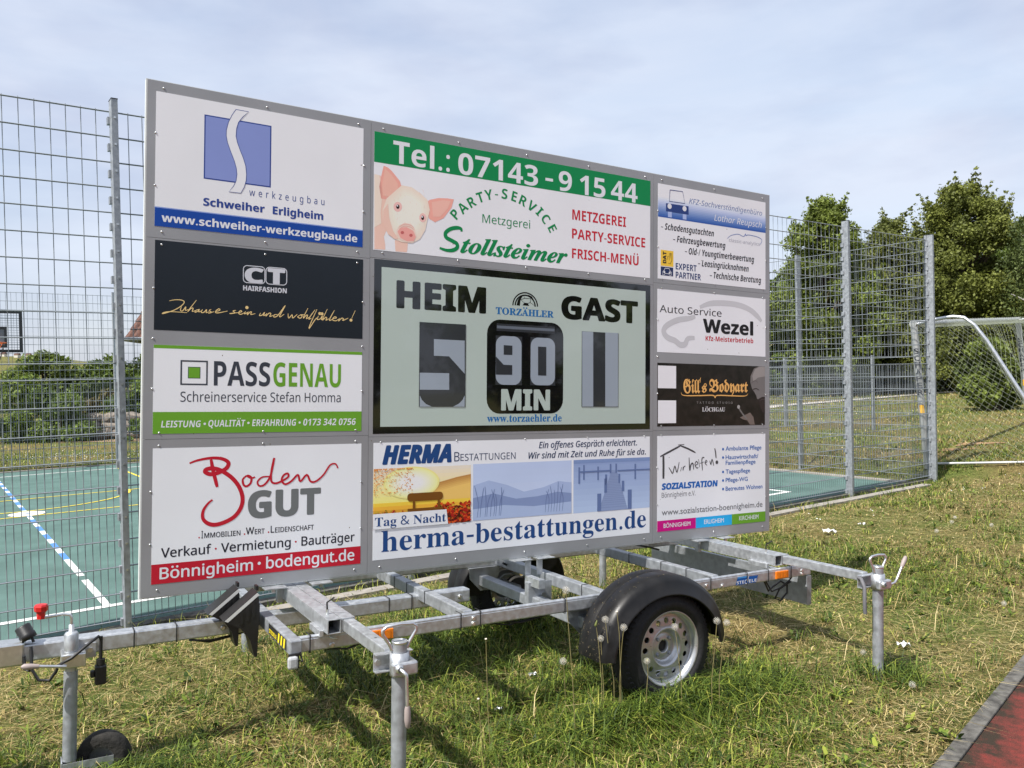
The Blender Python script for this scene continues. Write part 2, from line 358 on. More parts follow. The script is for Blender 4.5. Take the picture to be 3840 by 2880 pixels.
# ================================================================== FENCES
def bars(segs, r):
    """square bars: segs array (n,2,3) -> verts, faces"""
    segs = np.asarray(segs, float); n = len(segs); d = segs[:, 1]-segs[:, 0]; d /= np.linalg.norm(d, axis=1, keepdims=True)
    ref = np.where(np.abs(d[:, 2:3]) > .9, np.array([[FN[0], FN[1], 0]]), np.array([[0, 0, 1.0]]))
    a = np.cross(d, ref); a /= np.linalg.norm(a, axis=1, keepdims=True); b = np.cross(d, a)
    r = np.broadcast_to(np.asarray(r, float), (n,))[:, None]
    vs = np.stack([segs[:, e] + (sa*a+sb*b)*r for e in (0, 1) for sa, sb in ((1, 0), (0, 1), (-1, 0), (0, -1))], 1).reshape(-1, 3)
    o = (np.arange(n)*8)[:, None, None]
    q = np.array([[k, (k+1) % 4, 4+(k+1) % 4, 4+k] for k in range(4)])[None]
    return vs, (o+q).ravel(), np.full(n*4, 4)
def mesh_panel(root, M_inv, p0, p1, z0, z1, dz, ds, rw=.0032, rh=.0045):
    p0, p1 = np.array(p0), np.array(p1); L = np.linalg.norm(p1-p0); d = (p1-p0)/L; nrm = np.array([-d[1], d[0]])
    segs, rr = [], []
    k = int(round((z1-z0)/dz))
    for i in range(k+1):
        z = z0+(z1-z0)*i/k
        for sgn in (-1, 1):
            q = nrm*.006*sgn; segs.append([[*(p0+q), z], [*(p1+q), z]]); rr.append(rh)
    m = int(round(L/ds))
    for i in range(m+1):
        q = p0 + d*min(L-.004, max(.004, L*i/m)); segs.append([[*q, z0-.012], [*q, z1+.012]]); rr.append(rw)
    v, f, sz = bars(segs, rr)
    v = v - np.array(root.matrix_world.translation)
    return np_mesh('mesh_panel', v, f, sz, [wire], parent=root)
def fence_post(root, p, d, z0, z1, w=.044, dp=.10, clips=None, off=0.0):
    c = Vector(root.matrix_world.translation); d = np.array(d); nrm = np.array([-d[1], d[0]])
    mb = MB(); P = lambda a, b, z: Vector((*(np.array(p)+d*a+nrm*(b+off)), z)) - c
    def pb(a0, a1, b0, b1, zz0, zz1, m):
        mb.add([P(a, b, z) for z in (zz0, zz1) for a, b in ((a0, b0), (a1, b0), (a1, b1), (a0, b1))], [(0, 3, 2, 1), (4, 5, 6, 7), (0, 1, 5, 4), (1, 2, 6, 5), (2, 3, 7, 6), (3, 0, 4, 7)], m)
    pb(-w/2, w/2, -dp, 0, z0-.3, z1, galv_dull); pb(-w/2-.002, w/2+.002, -dp-.002, .002, z1, z1+.006, black_plastic)
    if clips:
        for z in clips:
            pb(-w/2-.016, -w/2-.0005, -.03, .016, z-.035, z+.02, galv_dull); pb(-.007, .007, -dp-.006, -dp-.0005, z-.007, z+.007, zinc)
    return mb.build('post', root)
def court_fence(label, pts, height, zb=0.0, d_wire=(.1, .05), split=True, bolts=True, name='court_fence', dense=1):
    pts = [np.array(p) for p in pts]
    r = empty(name, Vector((*pts[0], zb)), label, 'fence'); bpy.context.view_layer.update()
    for i in range(len(pts)):
        d = pts[min(i+1, len(pts)-1)]-pts[max(0, i-1)]; d = d/np.linalg.norm(d)
        cl = [zb+.06+.2*k for k in range(int(height/.2))] if bolts else None
        fence_post(r, pts[i], d, zb, zb+height, clips=cl, off=-.012)
    for p, q in zip(pts[:-1], pts[1:]):
        d = (q-p)/np.linalg.norm(q-p)*.012
        if split:
            mesh_panel(r, None, p+d, q-d, zb+2.02, zb+height-.07, .2*1.0, d_wire[0])
            mesh_panel(r, None, p+d, q-d, zb+.06, zb+1.90, .2*1.0, d_wire[1])
        else: mesh_panel(r, None, p+d, q-d, zb+.05, zb+height-.05, .2, d_wire[1])
    return r
B = 2.435
p2 = lambda s, t: tuple(st(s, t))[:2]
court_fence('tall galvanised mesh fence with square posts close behind the scoreboard trailer', [p2(B*k, 0) for k in range(-1, 6)], 4.0)
court_fence('tall galvanised mesh fence closing off the right end of the green court', [p2(12.13, B*k) for k in range(0, 7)], 4.0, bolts=False)
court_fence('tall mesh fence on the far side of the green court below the hedges', [p2(-2.41+2.455*k, 14.1+.03*k) for k in range(0, 6)], 4.0, bolts=False)
court_fence('low mesh fence out on the grass beyond the goal', [(8.57-1.43*k, 19.46+1.97*k) for k in range(0, 5)], 2.05, zb=.1, split=False, bolts=False, name='field_fence')
court_fence('low dense mesh fence far behind the goal in front of the tree belt', [(6+2.0*k, 52-.5*k) for k in range(0, 16)], 2.2, zb=.0, split=False, bolts=False, name='field_fence')

# ================================================================== GOAL
gu = np.array([.70, .714]); gd = np.array([.735, -.678])                      # along the bar, into the goal
G0 = Vector((7.07, 13.93, .16)); GL = 7.0; tilt = .075
def GP(l, d, h, side=0):                                                      # goal frame, tipped a little about its bar, standing on the rising lawn
    zg = .16 + .30*l/GL
    dd = d*math.cos(tilt) - h*math.sin(tilt); hh = h*math.cos(tilt) + d*math.sin(tilt)
    return Vector((G0.x+gu[0]*l+gd[0]*dd, G0.y+gu[1]*l+gd[1]*dd, zg+hh))
goal = empty('football_goal', G0, 'large aluminium football goal with white net standing beyond the fence corner', 'football goal'); bpy.context.view_layer.update()
gm = mat('goal_aluminium', (.42, .43, .42), rough=.45, metal=.45, var=.12, scale=12)
gtx = mat('goal_lettering', (.03, .035, .05), rough=.6)
net_m = mat('goal_net', (.27, .30, .24), rough=.8)
gl = lambda p: p - G0
for l in (0, GL):
    mb = MB(); a = gl(GP(l, 0, -.05)); b = gl(GP(l, 0, 2.5)); mb.tube([a, b], .058, gm, 14)
    mb.build('goalpost', goal)
mb = MB(); mb.tube([gl(GP(-.05, 0, 2.44)), gl(GP(GL+.05, 0, 2.44))], .058, gm, 14); mb.build('crossbar', goal)
for l in (0, GL):
    path = [(0.0, 2.42), (.35, 2.47), (.62, 2.48), (.78, 2.44), (.92, 2.30), (1.08, 2.02), (1.5, 1.10), (2.0, .02)]
    mb = MB(); mb.tube([gl(GP(l, d, h)) for d, h in path], .03, alu, 10); mb.build('net_support', goal)
    mb = MB(); mb.tube([gl(GP(l, 0, .03)), gl(GP(l, 2.02, .03))], .022, gm, 10); mb.build('ground_bar', goal)
mb = MB(); mb.tube([gl(GP(0, 2.0, .03)), gl(GP(GL, 2.0, .03))], .022, gm, 10); mb.build('ground_bar', goal)
gst = mat('goal_sticker', (.75, .42, .03), rough=.5)
GOALPOSTS = [o for o in goal.children if o.name.startswith('goalpost')]
segs = []
def net_patch(fn, nu, nv):
    for i in range(-nv, nu+1):
        for sgn in (1, -1):
            prev = None
            for j in range(0, nv*2+1):
                u = (i + sgn*j*.5 + (nv if sgn < 0 else 0)*1.0)/nu; v = j/(nv*2)
                if -1e-6 <= u <= 1+1e-6:
                    p = fn(min(1, max(0, u)), v)
                    if prev is not None: segs.append([tuple(gl(prev)), tuple(gl(p))])
                    prev = p
                else: prev = None
def back_h(v): return [(.62, 2.48), (.92, 2.30), (1.08, 2.02), (1.5, 1.10), (2.0, .02)]
def prof(v):
    P = back_h(0); L = [0]
    for a, b in zip(P[:-1], P[1:]): L.append(L[-1]+math.dist(a, b))
    x = v*L[-1]
    for k in range(len(P)-1):
        if x <= L[k+1]+1e-9:
            q = (x-L[k])/(L[k+1]-L[k]); return (P[k][0]+(P[k+1][0]-P[k][0])*q, P[k][1]+(P[k+1][1]-P[k][1])*q)
    return P[-1]
def back(u, v): d, h = prof(v); sag = .10*math.sin(PI*u*6)*math.sin(PI*v); return GP(u*GL, d-.05-abs(sag), h-.03)
def side(l):
    def f(u, v):
        d, h = prof(v); return GP(l, .05+(d-.05)*u, h*(1-.02*u) if v < 1 else .02)
    return f
net_patch(back, 44, 18); net_patch(side(0), 13, 20); net_patch(side(GL), 13, 20)
net_patch(lambda u, v: GP(u*GL, .06+.56*v, 2.40-.06*math.sin(PI*v)), 58, 5)
v, f, sz = bars(segs, .0015); np_mesh('net', v, f, sz, [net_m], parent=goal)

# ================================================================== BASKETBALL HOOP
hp = st(.05, 13.75, 0); HM = Matrix(((FD[0], FN[0], 0, hp.x), (FD[1], FN[1], 0, hp.y), (0, 0, 1, 0), (0, 0, 0, 1)))
hoop = empty('basketball_hoop', HM, 'basketball hoop with mesh backboard and orange ring at the far edge of the court', 'basketball hoop')
blk = mat('hoop_frame_black', (.02, .021, .024), rough=.5, var=.1); org = mat('hoop_orange', (.62, .13, .03), rough=.5, var=.1)
mb = MB(); zb, zt, hw = 2.60, 3.50, .58
for a, b in [((-hw, 0, zb), (hw, .05, zb+.06)), ((-hw, 0, zt-.06), (hw, .05, zt)), ((-hw, 0, zb+.06), (-hw+.06, .05, zt-.06)), ((hw-.06, 0, zb+.06), (hw, .05, zt-.06))]: mb.box(a, b, blk)
mb.build('backboard_frame', hoop)
mb = MB(); n = 22
for i in range(1, n): x = -hw+2*hw*i/n; mb.box((x-.003, .02, zb+.06), (x+.003, .026, zt-.06), wire)
for i in range(1, 17): z = zb+(zt-zb)*i/17; mb.box((-hw+.06, .026, z-.003), (hw-.06, .032, z+.003), wire)
mb.build('backboard_mesh', hoop)
mb = MB(); q = mat('hoop_target', (.16, .17, .19), rough=.6)
for a, b in [((-.29, -.03, 2.70), (.29, -.002, 2.75)), ((-.29, -.03, 3.10), (.29, -.002, 3.15)), ((-.29, -.03, 2.75), (-.24, -.002, 3.10)), ((.24, -.03, 2.75), (.29, -.002, 3.10))]: mb.box(a, b, blk)
mb.box((-.24, -.016, 2.75), (.24, -.004, 3.10), q); mb.build('target_frame', hoop)
mb = MB(); mb.tube([(.24*math.cos(t), -.42+.24*math.sin(t), 2.78) for t in np.linspace(0, 2*PI, 25)], .014, org, 8); mb.box((-.1, -.18, 2.70), (.1, -.03, 2.79), org)
for k in range(9):
    t = 2*PI*k/9; mb.tube([(.23*math.cos(t), -.42+.23*math.sin(t), 2.77), (.17*math.cos(t+.3), -.42+.17*math.sin(t+.3), 2.58), (.12*math.cos(t+.1), -.42+.12*math.sin(t+.1), 2.42)], .007, org if k % 2 else blk, 5)
mb.build('ring', hoop)
mb = MB(); mb.tube([(0, .9, 0), (0, .9, 2.6), (0, .55, 3.05), (0, .05, 3.05)], .06, galv_dull, 12); mb.tube([(0, .9, 2.3), (0, .05, 2.72)], .03, galv_dull, 10); mb.build('pole', hoop)

# ================================================================== HOUSE (its roof shows left of the board)
tile = mat('roof_tiles', (.10, .042, .027), rough=.8, var=.4, scale=9, bump=.2, bscale=30); plaster = mat('house_plaster', (.62, .58, .50), rough=.9, var=.06)
wood = mat('eave_wood', (.09, .06, .04), rough=.8); glass = mat('window_glass', (.04, .05, .06), rough=.08)
hb = at_depth(470, 1268, 31.0); HX = Matrix.Translation((hb.x, hb.y, 0)) @ Matrix.Rotation(math.radians(8), 4, 'Z')
house = empty('house', HX, 'house with red clay tile roof half hidden by the left edge of the scoreboard', 'house')
ez, rise, wd, dp = hb.z, 5.8, 9.0, 8.0
mb = MB(); mb.box((2.0, .8, -.3), (wd-.45, dp-.45, ez+.1), plaster); mb.build('wall', house)
mb = MB()
rid = [(2.3, dp/2, ez+rise), (wd-2.3, dp/2, ez+rise)]; cn = [(0, 0, ez), (wd, 0, ez), (wd, dp, ez), (0, dp, ez)]
def roof_plane(q, rows=18):
    a, b, c, d = [Vector(p) for p in q]                                       # eave a-b, ridge d-c
    for i in range(rows):
        t0, t1 = i/rows, (i+1.12)/rows; p0, p1, p2_, p3 = a.lerp(d, t0), b.lerp(c, t0), b.lerp(c, min(t1, 1)), a.lerp(d, min(t1, 1))
        nrm = (b-a).cross(d-a).normalized(); L = (p1-p0).length; n = max(1, int(L/.24))
        for k in range(n):
            u0, u1 = k/n, (k+.96)/n; um = (u0+u1)/2
            lift = nrm*.055
            vs = [p0.lerp(p1, u0)+lift*.6, p0.lerp(p1, um)+lift*1.4, p0.lerp(p1, u1)+lift*.6, p3.lerp(p2_, u1)+lift*.05, p3.lerp(p2_, um)+lift*.5, p3.lerp(p2_, u0)+lift*.05]
            mb.add(vs, [(0, 1, 4, 5), (1, 2, 3, 4)], tile)
roof_plane((cn[0], cn[1], rid[1], rid[0])); roof_plane((cn[3], cn[0], rid[0], rid[0])); roof_plane((cn[1], cn[2], rid[1], rid[1]), 10); roof_plane((cn[2], cn[3], rid[0], rid[1]), 10)
rb = [Vector(p)-Vector((0, 0, .03)) for p in cn+rid]; mb.add(rb, [(0, 1, 5, 4), (1, 2, 5), (2, 3, 4, 5), (3, 0, 4), (3, 2, 1, 0)], wood)
rf = mb.build('roof', house)
mb = MB()
for a, b in [(cn[0], cn[1]), (cn[3], cn[0])]: mb.tube([Vector(a)+Vector((-.06, -.06, -.05)), Vector(b)+Vector((-.06, -.06, -.05))], .07, galv_dull, 8)
mb.build('gutter', rf)
for x in (3, 6):
    mb = MB(); mb.box((x, .77, 1.0), (x+1.2, .799, 2.3), glass); w = mb.build('window', house)

# ================================================================== TREES, BUSHES, HEDGES
leaf_m = mat('foliage', (.08, .12, .03), rough=.6, attr='Col', trans=.32, spec=.3)
bark = mat('bark', (.11, .085, .06), rough=.95, var=.3, scale=9, bump=.5, bscale=20); bark_w = mat('birch_bark', (.55, .53, .49), rough=.85, var=.35, scale=5)
def leaf_cloud(name, parent, centers, radii, n, size, colA, colB, up=.35, hang=0.0, fleck=None):
    """leaf-sized faces scattered in clumps; centers (k,3), radii (k,)"""
    centers = np.asarray(centers, float); radii = np.asarray(radii, float); w = radii**2; w = w/w.sum()
    c = rng.choice(len(centers), n, p=w); d = rng.normal(size=(n, 3)); d /= np.linalg.norm(d, axis=1, keepdims=True)
    rad = radii[c]*(rng.random(n)**.45)*(1+.25*rng.normal(size=n)*.5)
    p = centers[c] + d*rad[:, None]*np.array([1, 1, .8]); p[:, 2] -= hang*rng.random(n)
    nrm = d*.7 + rng.normal(size=(n, 3))*.8; nrm[:, 2] += up; nrm /= np.linalg.norm(nrm, axis=1, keepdims=True)
    a = np.cross(nrm, rng.normal(size=(n, 3))); a /= np.linalg.norm(a, axis=1, keepdims=True); b = np.cross(nrm, a)
    s = size*(.6+.8*rng.random(n))[:, None]
    v = np.stack([p-a*s*.9, p-b*s*.5+nrm*s*.12, p+a*s*.9, p+b*s*.5+nrm*s*.12], 1).reshape(-1, 3)
    f = np.arange(n*4)
    tone = rng.random(len(centers))[c]*.6 + rng.random(n)*.4
    col = np.asarray(colA)[None]*(1-tone[:, None]) + np.asarray(colB)[None]*tone[:, None]
    col = col*(.75+.5*rng.random(n))[:, None]
    if fleck is not None:
        k = rng.random(n) < fleck[1]; col[k] = np.asarray(fleck[0])*(.7+.6*rng.random(k.sum()))[:, None]
    return np_mesh(name, v, f, np.full(n, 4), [leaf_m], cols=np.repeat(col, 4, 0), parent=parent)
def tree(label, x, y, top, r, base_frac, n, size, colA, colB, clumps=46, shape=1.0, name='tree', group=None, barkm=None, fleck=None, seed=0, cat='tree', cr=.28, hang=0):
    R = random.Random(seed); z = float(terrain(x, y)); root = empty(name, Vector((x, y, z)), label, cat, group)
    h = top-z; zb = h*base_frac; ch = h-zb; cs, rs, big = [], [], []
    mb = MB(); tip = Vector((R.uniform(-.1, .1)*r, R.uniform(-.1, .1)*r, h*.86)); base = Vector((0, 0, -.2))
    tr = .028*h+.03; mb.tube([base, Vector((0, 0, h*.15)), base.lerp(tip, .5), tip], [tr*1.35, tr, tr*.6, tr*.12], barkm or bark, 9)
    for k in range(clumps):
        u = (k+.5)/clumps; zz = zb + ch*u**.9*.97
        prof = (math.sin(PI*min(1, (u*.86+.14))**.8)**.75) if shape == 1.0 else (1-u)**.7*.9+.12
        a = k*2.39996+R.uniform(-.5, .5); q = r*prof*(R.uniform(.15, 1.0)**.7)
        c = Vector((math.cos(a)*q, math.sin(a)*q, zz+R.uniform(-.06, .06)*ch)); cs.append(c); big.append((c, prof)); rs.append(r*cr*R.uniform(.6, 1.25)*(.6+.4*prof))
        if k % 3 == 0:
            s = max(.12, zz/h*.75); p0 = base.lerp(tip, min(.95, s)); mb.tube([p0, p0.lerp(c, .55)+Vector((0, 0, .04*h)), c], [tr*.3, tr*.2, tr*.06], barkm or bark, 6)
    for c, prof in (R.sample(big, min(len(big), clumps//4)) if top > 6 else []):           # young shoots that break the outline
        d = Vector((c.x, c.y, 0)); d = (d.normalized() if d.length > .01 else Vector((0, 0, 0)))*R.uniform(.2, 1.1) + Vector((0, 0, 1)); rr = min(.34, r*cr*.4)
        for j in range(1, 5): cs.append(c + d*rr*.75*j); rs.append(rr*(1-.17*j))
    mb.build('trunk', root)
    leaf_cloud('crown', root, cs, rs, n, size, colA, colB, fleck=fleck, hang=hang)
    return root
def bush(label, x, y, w, d, h, n, size, colA, colB, group=None, rot=0, name='bush', fleck=None, seed=0, cat='bush'):
    R = random.Random(seed); z = float(terrain(x, y)); root = empty(name, Matrix.Translation((x, y, z)) @ Matrix.Rotation(rot, 4, 'Z'), label, cat, group)
    cs, rs = [], []; k = max(10, int(w*d*h*2.2)); k = min(k, 110)
    for i in range(k):
        u, v_, q = R.uniform(-.5, .5), R.uniform(-.5, .5), R.random(); m = 1-.45*q*q
        rr = min(w, d, h)*.22*R.uniform(.7, 1.25); cs.append((u*(w-rr)*m, v_*(d-rr)*m, max(rr*.5, q*(h-rr)))); rs.append(rr)
    mb = MB()
    for i in range(5):
        c = cs[i*len(cs)//5]; mb.tube([(c[0]*.3, c[1]*.3, -.1), (c[0]*.6, c[1]*.6, c[2]*.5), c], [.05, .035, .012], bark, 6)
    mb.build('stem', root); leaf_cloud('foliage', root, cs, rs, n, size, colA, colB, fleck=fleck); return root
G1, G2 = (.045, .075, .015), (.18, .25, .045)
Y1, Y2 = (.066, .088, .016), (.22, .275, .048)
D1, D2 = (.026, .042, .010), (.085, .12, .026)
BR1, BR2 = (.066, .082, .017), (.225, .25, .052)
Rr = 'trees standing behind the right end of the court'
tree('light green round-headed tree rising straight behind the tall mesh fence', 14.9, 38.5, 9.7, 2.7, .05, 70000, .085, Y1, Y2, seed=1, group=Rr, clumps=150, cr=.25)
tree('dark green tree peeping out just right of the scoreboard edge', 12.2, 41, 7.6, 2.2, .05, 26000, .09, G1, G2, seed=2, group=Rr, fleck=((.55, .52, .30), .05), cr=.22, clumps=70)
tree('tallest tree with a ragged olive brown crown behind the goal', 23.3, 42, 10.9, 5.4, .04, 120000, .085, BR1, BR2, seed=3, group=Rr, clumps=300, cr=.15, shape=.5)
tree('broad olive tree with reddish young leaves left of the tallest tree', 19.9, 43, 9.3, 4.3, .04, 90000, .085, BR1, (.18, .20, .045), seed=4, group=Rr, clumps=200, cr=.2)
tree('mid green tree filling the gap behind the corner fence post', 17.2, 47, 8.2, 3.4, .03, 50000, .09, G1, Y2, seed=8, group=Rr, clumps=120, cr=.24)
tree('birch with thin hanging twigs at the right picture edge', 25.2, 37.5, 11.5, 2.3, .28, 16000, .075, (.05, .075, .02), (.15, .19, .06), seed=5, group=Rr, clumps=80, cr=.2, barkm=bark_w, hang=1.1, name='birch_tree')
tree('dark leafy tree behind the tree belt right of the goal', 29.0, 46, 9.3, 4.2, .05, 22000, .15, D1, G2, seed=6, group=Rr)
for i, (x, y, w, h, ca, cb, lb) in enumerate([(11.5, 44, 6.5, 4.6, D1, G2, 'dark hedge section just right of the scoreboard behind the mesh'), (16.5, 44, 6.5, 5.0, D1, G2, 'dark hedge section behind the wide fence post'),
        (21.0, 42, 6, 4.8, G1, Y2, 'mid green shrub mass below the tallest tree'), (24.6, 39.5, 6, 5.2, Y1, (.20, .22, .04), 'bright yellow-green shrub above the goal crossbar'), (29.5, 42, 6, 4.6, G1, Y2, 'dense green shrub far right of the tree belt')]):
    bush(lb, x, y, w, 3.4, h, 30000, .09, ca, cb, seed=20+i, group='shrubs of the tree belt', name='shrub', cat='shrub')
bush('dark bushy shrub standing on the grass behind the goal net', 13.9, 23.6, 2.1, 1.8, 2.3, 9000, .075, D1, Y2, seed=31, name='shrub', cat='shrub')
# left side, beyond the court
Lb = 'clipped hedges beyond the court'
bush('tall clipped green bush beyond the court left of the near fence post', -15.2, 27.2, 2.7, 1.8, 2.15, 16000, .07, G1, (.19, .26, .045), seed=41, group=Lb)
bush('green hedge beyond the court running behind the near fence post', -12.6, 29.6, 4.6, 1.8, 2.1, 18000, .07, G1, (.19, .26, .045), seed=42, group=Lb, rot=.3)
bush('thin olive bush at the left picture edge beyond the court', -17.0, 26.8, 1.6, 1.2, 1.15, 5000, .06, BR1, G2, seed=43, group=Lb)
bush('low green plants growing on top of the rough stone wall', -12.0, 26.8, 1.8, .7, .75, 3500, .06, G1, G2, seed=44, name='plant', cat='plants')
bush('dark tree-like shrub below the red roof', -14.2, 33, 2.2, 2, 3.5, 14000, .09, D1, G2, seed=45, group=Lb)
Lt = 'trees in the distance left of the scoreboard'
tree('loose round tree in the distance right of the basketball board', -27.5, 48, 3.8, 2.6, .1, 9000, .14, BR1, G2, seed=51, group=Lt)
tree('wide low tree in the distance above the clipped bush', -24.0, 49, 3.4, 2.6, .1, 9000, .14, D1, G2, seed=52, group=Lt)
tree('small ragged tree in the distance beside the near fence post', -20.5, 46, 3.2, 1.1, .1, 2500, .12, G1, G2, seed=53, group=Lt)
tree('tree in the distance low between bush and fence post', -21.6, 52, 3.2, 2.4, .1, 7000, .14, D1, BR2, seed=54, group=Lt)
bush('brownish hedge line far behind the clipped bushes', -19.5, 44, 9, 1.5, 1.9, 9000, .12, BR1, (.15, .10, .04), seed=55, name='hedge', cat='hedge')
bush('dark hedge line far off at the left picture edge', -33, 58, 14, 2, 2.4, 12000, .14, D1, G2, seed=56, name='hedge', cat='hedge')
# rough stone wall
stone = mat('rough_stone', (.20, .17, .14), rough=.95, var=.35, scale=7, bump=.7, bscale=16)
sw = empty('stone_wall', Vector((-14.2, 27.6, 0)), 'rough dry stone wall in front of the hedge beyond the court', 'wall'); R = random.Random(3)
mb = MB()
for row in range(3):
    x = -.4
    while x < 6.4:
        w = R.uniform(.35, .8); bmm = bmesh.new(); bmesh.ops.create_icosphere(bmm, subdivisions=2, radius=.5)
        for v in bmm.verts:
            nn = noise.noise(v.co*2.3+Vector((x, row, 3)))*.18; k = 1/max(abs(v.co.x), abs(v.co.y), abs(v.co.z), .3)*.42
            v.co = v.co*(1+nn)*(.5+.5*k)
        mb.bm(bmm, stone, False, Matrix.Translation((x+w/2, row*.09+R.uniform(-.08, .08)+x*.12, .18+row*.28)) @ Matrix.Rotation(R.uniform(-.3, .3), 4, 'Y') @ Matrix.Diagonal((w*1.2, .6, R.uniform(.28, .44), 1)) ); x += w*.98
mb.build('stones', sw)
mb = MB()                                                                     # hillside houses far away
for i, (x, y) in enumerate([(-735, 1215), (-727, 1230), (-752, 1210)]):
    z = float(terrain(x, y)); r = empty('house', Vector((x, y, z)), ['tiny far white house with red roof on the hill crest, middle of three', 'tiny far house on the hill crest, rightmost of three', 'tiny far house on the hill crest, leftmost of three'][i], 'house', 'houses on the far hill')
    mb = MB(); mb.box((-3, -4, -1), (3, 4, 3.4), plaster); mb.build('wall', r)
    mb = MB(); mb.add([(-3.4, -4.4, 3.3), (3.4, -4.4, 3.3), (3.4, 4.4, 3.3), (-3.4, 4.4, 3.3), (-3.4, 0, 6), (3.4, 0, 6)], [(0, 1, 5, 4), (2, 3, 4, 5), (1, 2, 5), (3, 0, 4), (0, 3, 2, 1)], tile); mb.build('roof', r)
# trees behind the photographer: they are what the glossy display mirrors
for i, (x, y, h, r) in enumerate([(4, -22, 8, 4.5), (12, -20, 9, 5), (20, -16, 7.5, 4.5), (27, -9, 9, 5), (33, -1, 8, 4.5)]):
    tree(['', ''][0] or 'dark tree of the row behind the photographer, mirrored in the display glass', x, y, h, r, .05, 6000, .3, D1, G2, seed=70+i, group='tree row mirrored in the display')

# ================================================================== SCOREBOARD
# board rectangle recovered from its four corners
_s = 3840/2212
_cr = [np.array(p)*_s for p in ((318, 170), (1662, 422), (1662, 1145), (303, 1293))]
_ry = [(lambda r: r/np.linalg.norm(r))(photo_dir(*c)) for c in _cr]
_t = np.linalg.svd(np.array([_ry[0], -_ry[1], _ry[2], -_ry[3]]).T)[2][-1]; _t = _t/_t[0]
_P = [_t[i]*_ry[i] for i in range(4)]
_h = ((_P[1]-_P[0])+(_P[2]-_P[3]))/2; _v = ((_P[3]-_P[0])+(_P[2]-_P[1]))/2
E1 = _h/np.linalg.norm(_h); E2 = -_v; E2 = E2-E1*E2.dot(E1); E2 /= np.linalg.norm(E2); E3 = np.cross(E1, E2)
if E3[1] > 0: E3 = -E3
_k = 3.8/_P[0][1]; BO = CC + _k*_P[3]
BWD, BHT = _k*np.linalg.norm(_h), _k*np.linalg.norm(_v)
def frame_at(u, v, w):
    o = BO + E1*u + E2*v + E3*w
    return Matrix(((E1[0], -E3[0], E2[0], o[0]), (E1[1], -E3[1], E2[1], o[1]), (E1[2], -E3[2], E2[2], o[2]), (0, 0, 0, 1)))
def bd(x, y):                                  # photo measurement -> metres on the board face
    d = photo_dir(x, y); t = (BO-CC).dot(E3)/d.dot(E3); p = CC + d*t - BO
    return float(p.dot(E1)), float(p.dot(E2))
def zone(ox, oy, s): return lambda x, y: bd(ox+x/s, oy+y/s)
ZA, ZB, ZC = zone(540, 280, 2.514), zone(540, 860, 2.0733), zone(520, 1600, 2.4398)
ZD, ZE, ZF = zone(1380, 440, 2.0109), zone(1380, 960, 2.0109), zone(1380, 1620, 2.0109)
ZG, ZH = zone(2420, 640, 2.3038), zone(2420, 1340, 2.3692)

# --- lettering
FONTS = {}
def font(kind):
    if kind not in FONTS:
        f = None
        if kind == 'math':
            try:
                p = os.path.join(bpy.utils.system_resource('DATAFILES', path='fonts'), 'NotoSansMath-Regular.woff2')
                f = bpy.data.fonts.load(p, check_existing=True)
            except Exception: f = None
        FONTS[kind] = f
    return FONTS[kind]
STY = {'bf': (0x1D400, 0x1D41A, 0x1D7CE), 'bi': (0x1D468, 0x1D482, 0x1D7CE), 'sb': (0x1D5D4, 0x1D5EE, 0x1D7EC), 'si': (0x1D63C, 0x1D656, 0x1D7EC),
       'sl': (0x1D608, 0x1D622, None), 'sc': (0x1D4D0, 0x1D4EA, None), 'fr': (0x1D56C, 0x1D586, None), 'rm': (None, None, None)}
UML = {'ä': 'a', 'ö': 'o', 'ü': 'u', 'Ä': 'A', 'Ö': 'O', 'Ü': 'U'}
def styled(t, sty):
    if sty == 'gi' or font('math') is None: return t
    A, a, d = STY[sty]; o = ''
    for c in t:
        c = UML.get(c, c)
        if 'A' <= c <= 'Z' and A: o += chr(A+ord(c)-65)
        elif 'a' <= c <= 'z' and a: o += chr(a+ord(c)-97)
        elif '0' <= c <= '9' and d: o += chr(d+ord(c)-48)
        else: o += c
    return o
GC = {}
def glyph_mesh(t, sty, off=0.0, shear=0.0, space=1.0):
    off = 0.0; key = (t, sty, off, shear, space)
    if key in GC: return GC[key]
    c = bpy.data.curves.new('lettering', 'FONT'); c.body = styled(t, sty); c.size = 1; c.offset = off; c.shear = shear; c.space_character = space; c.resolution_u = 4
    f = None if sty == 'gi' else font('math')
    if f: c.font = f
    o = bpy.data.objects.new('lettering', c); COL.objects.link(o)
    me = o.evaluated_get(bpy.context.evaluated_depsgraph_get()).to_mesh()
    vs = [(v.co.x, v.co.y) for v in me.vertices]; fs = [tuple(p.vertices) for p in me.polygons]
    o.evaluated_get(bpy.context.evaluated_depsgraph_get()).to_mesh_clear()
    bpy.data.objects.remove(o); bpy.data.curves.remove(c)
    GC[key] = (vs, fs); return GC[key]
def refh(sty, ch):
    vs, _ = glyph_mesh(ch, sty); return max(v[1] for v in vs)

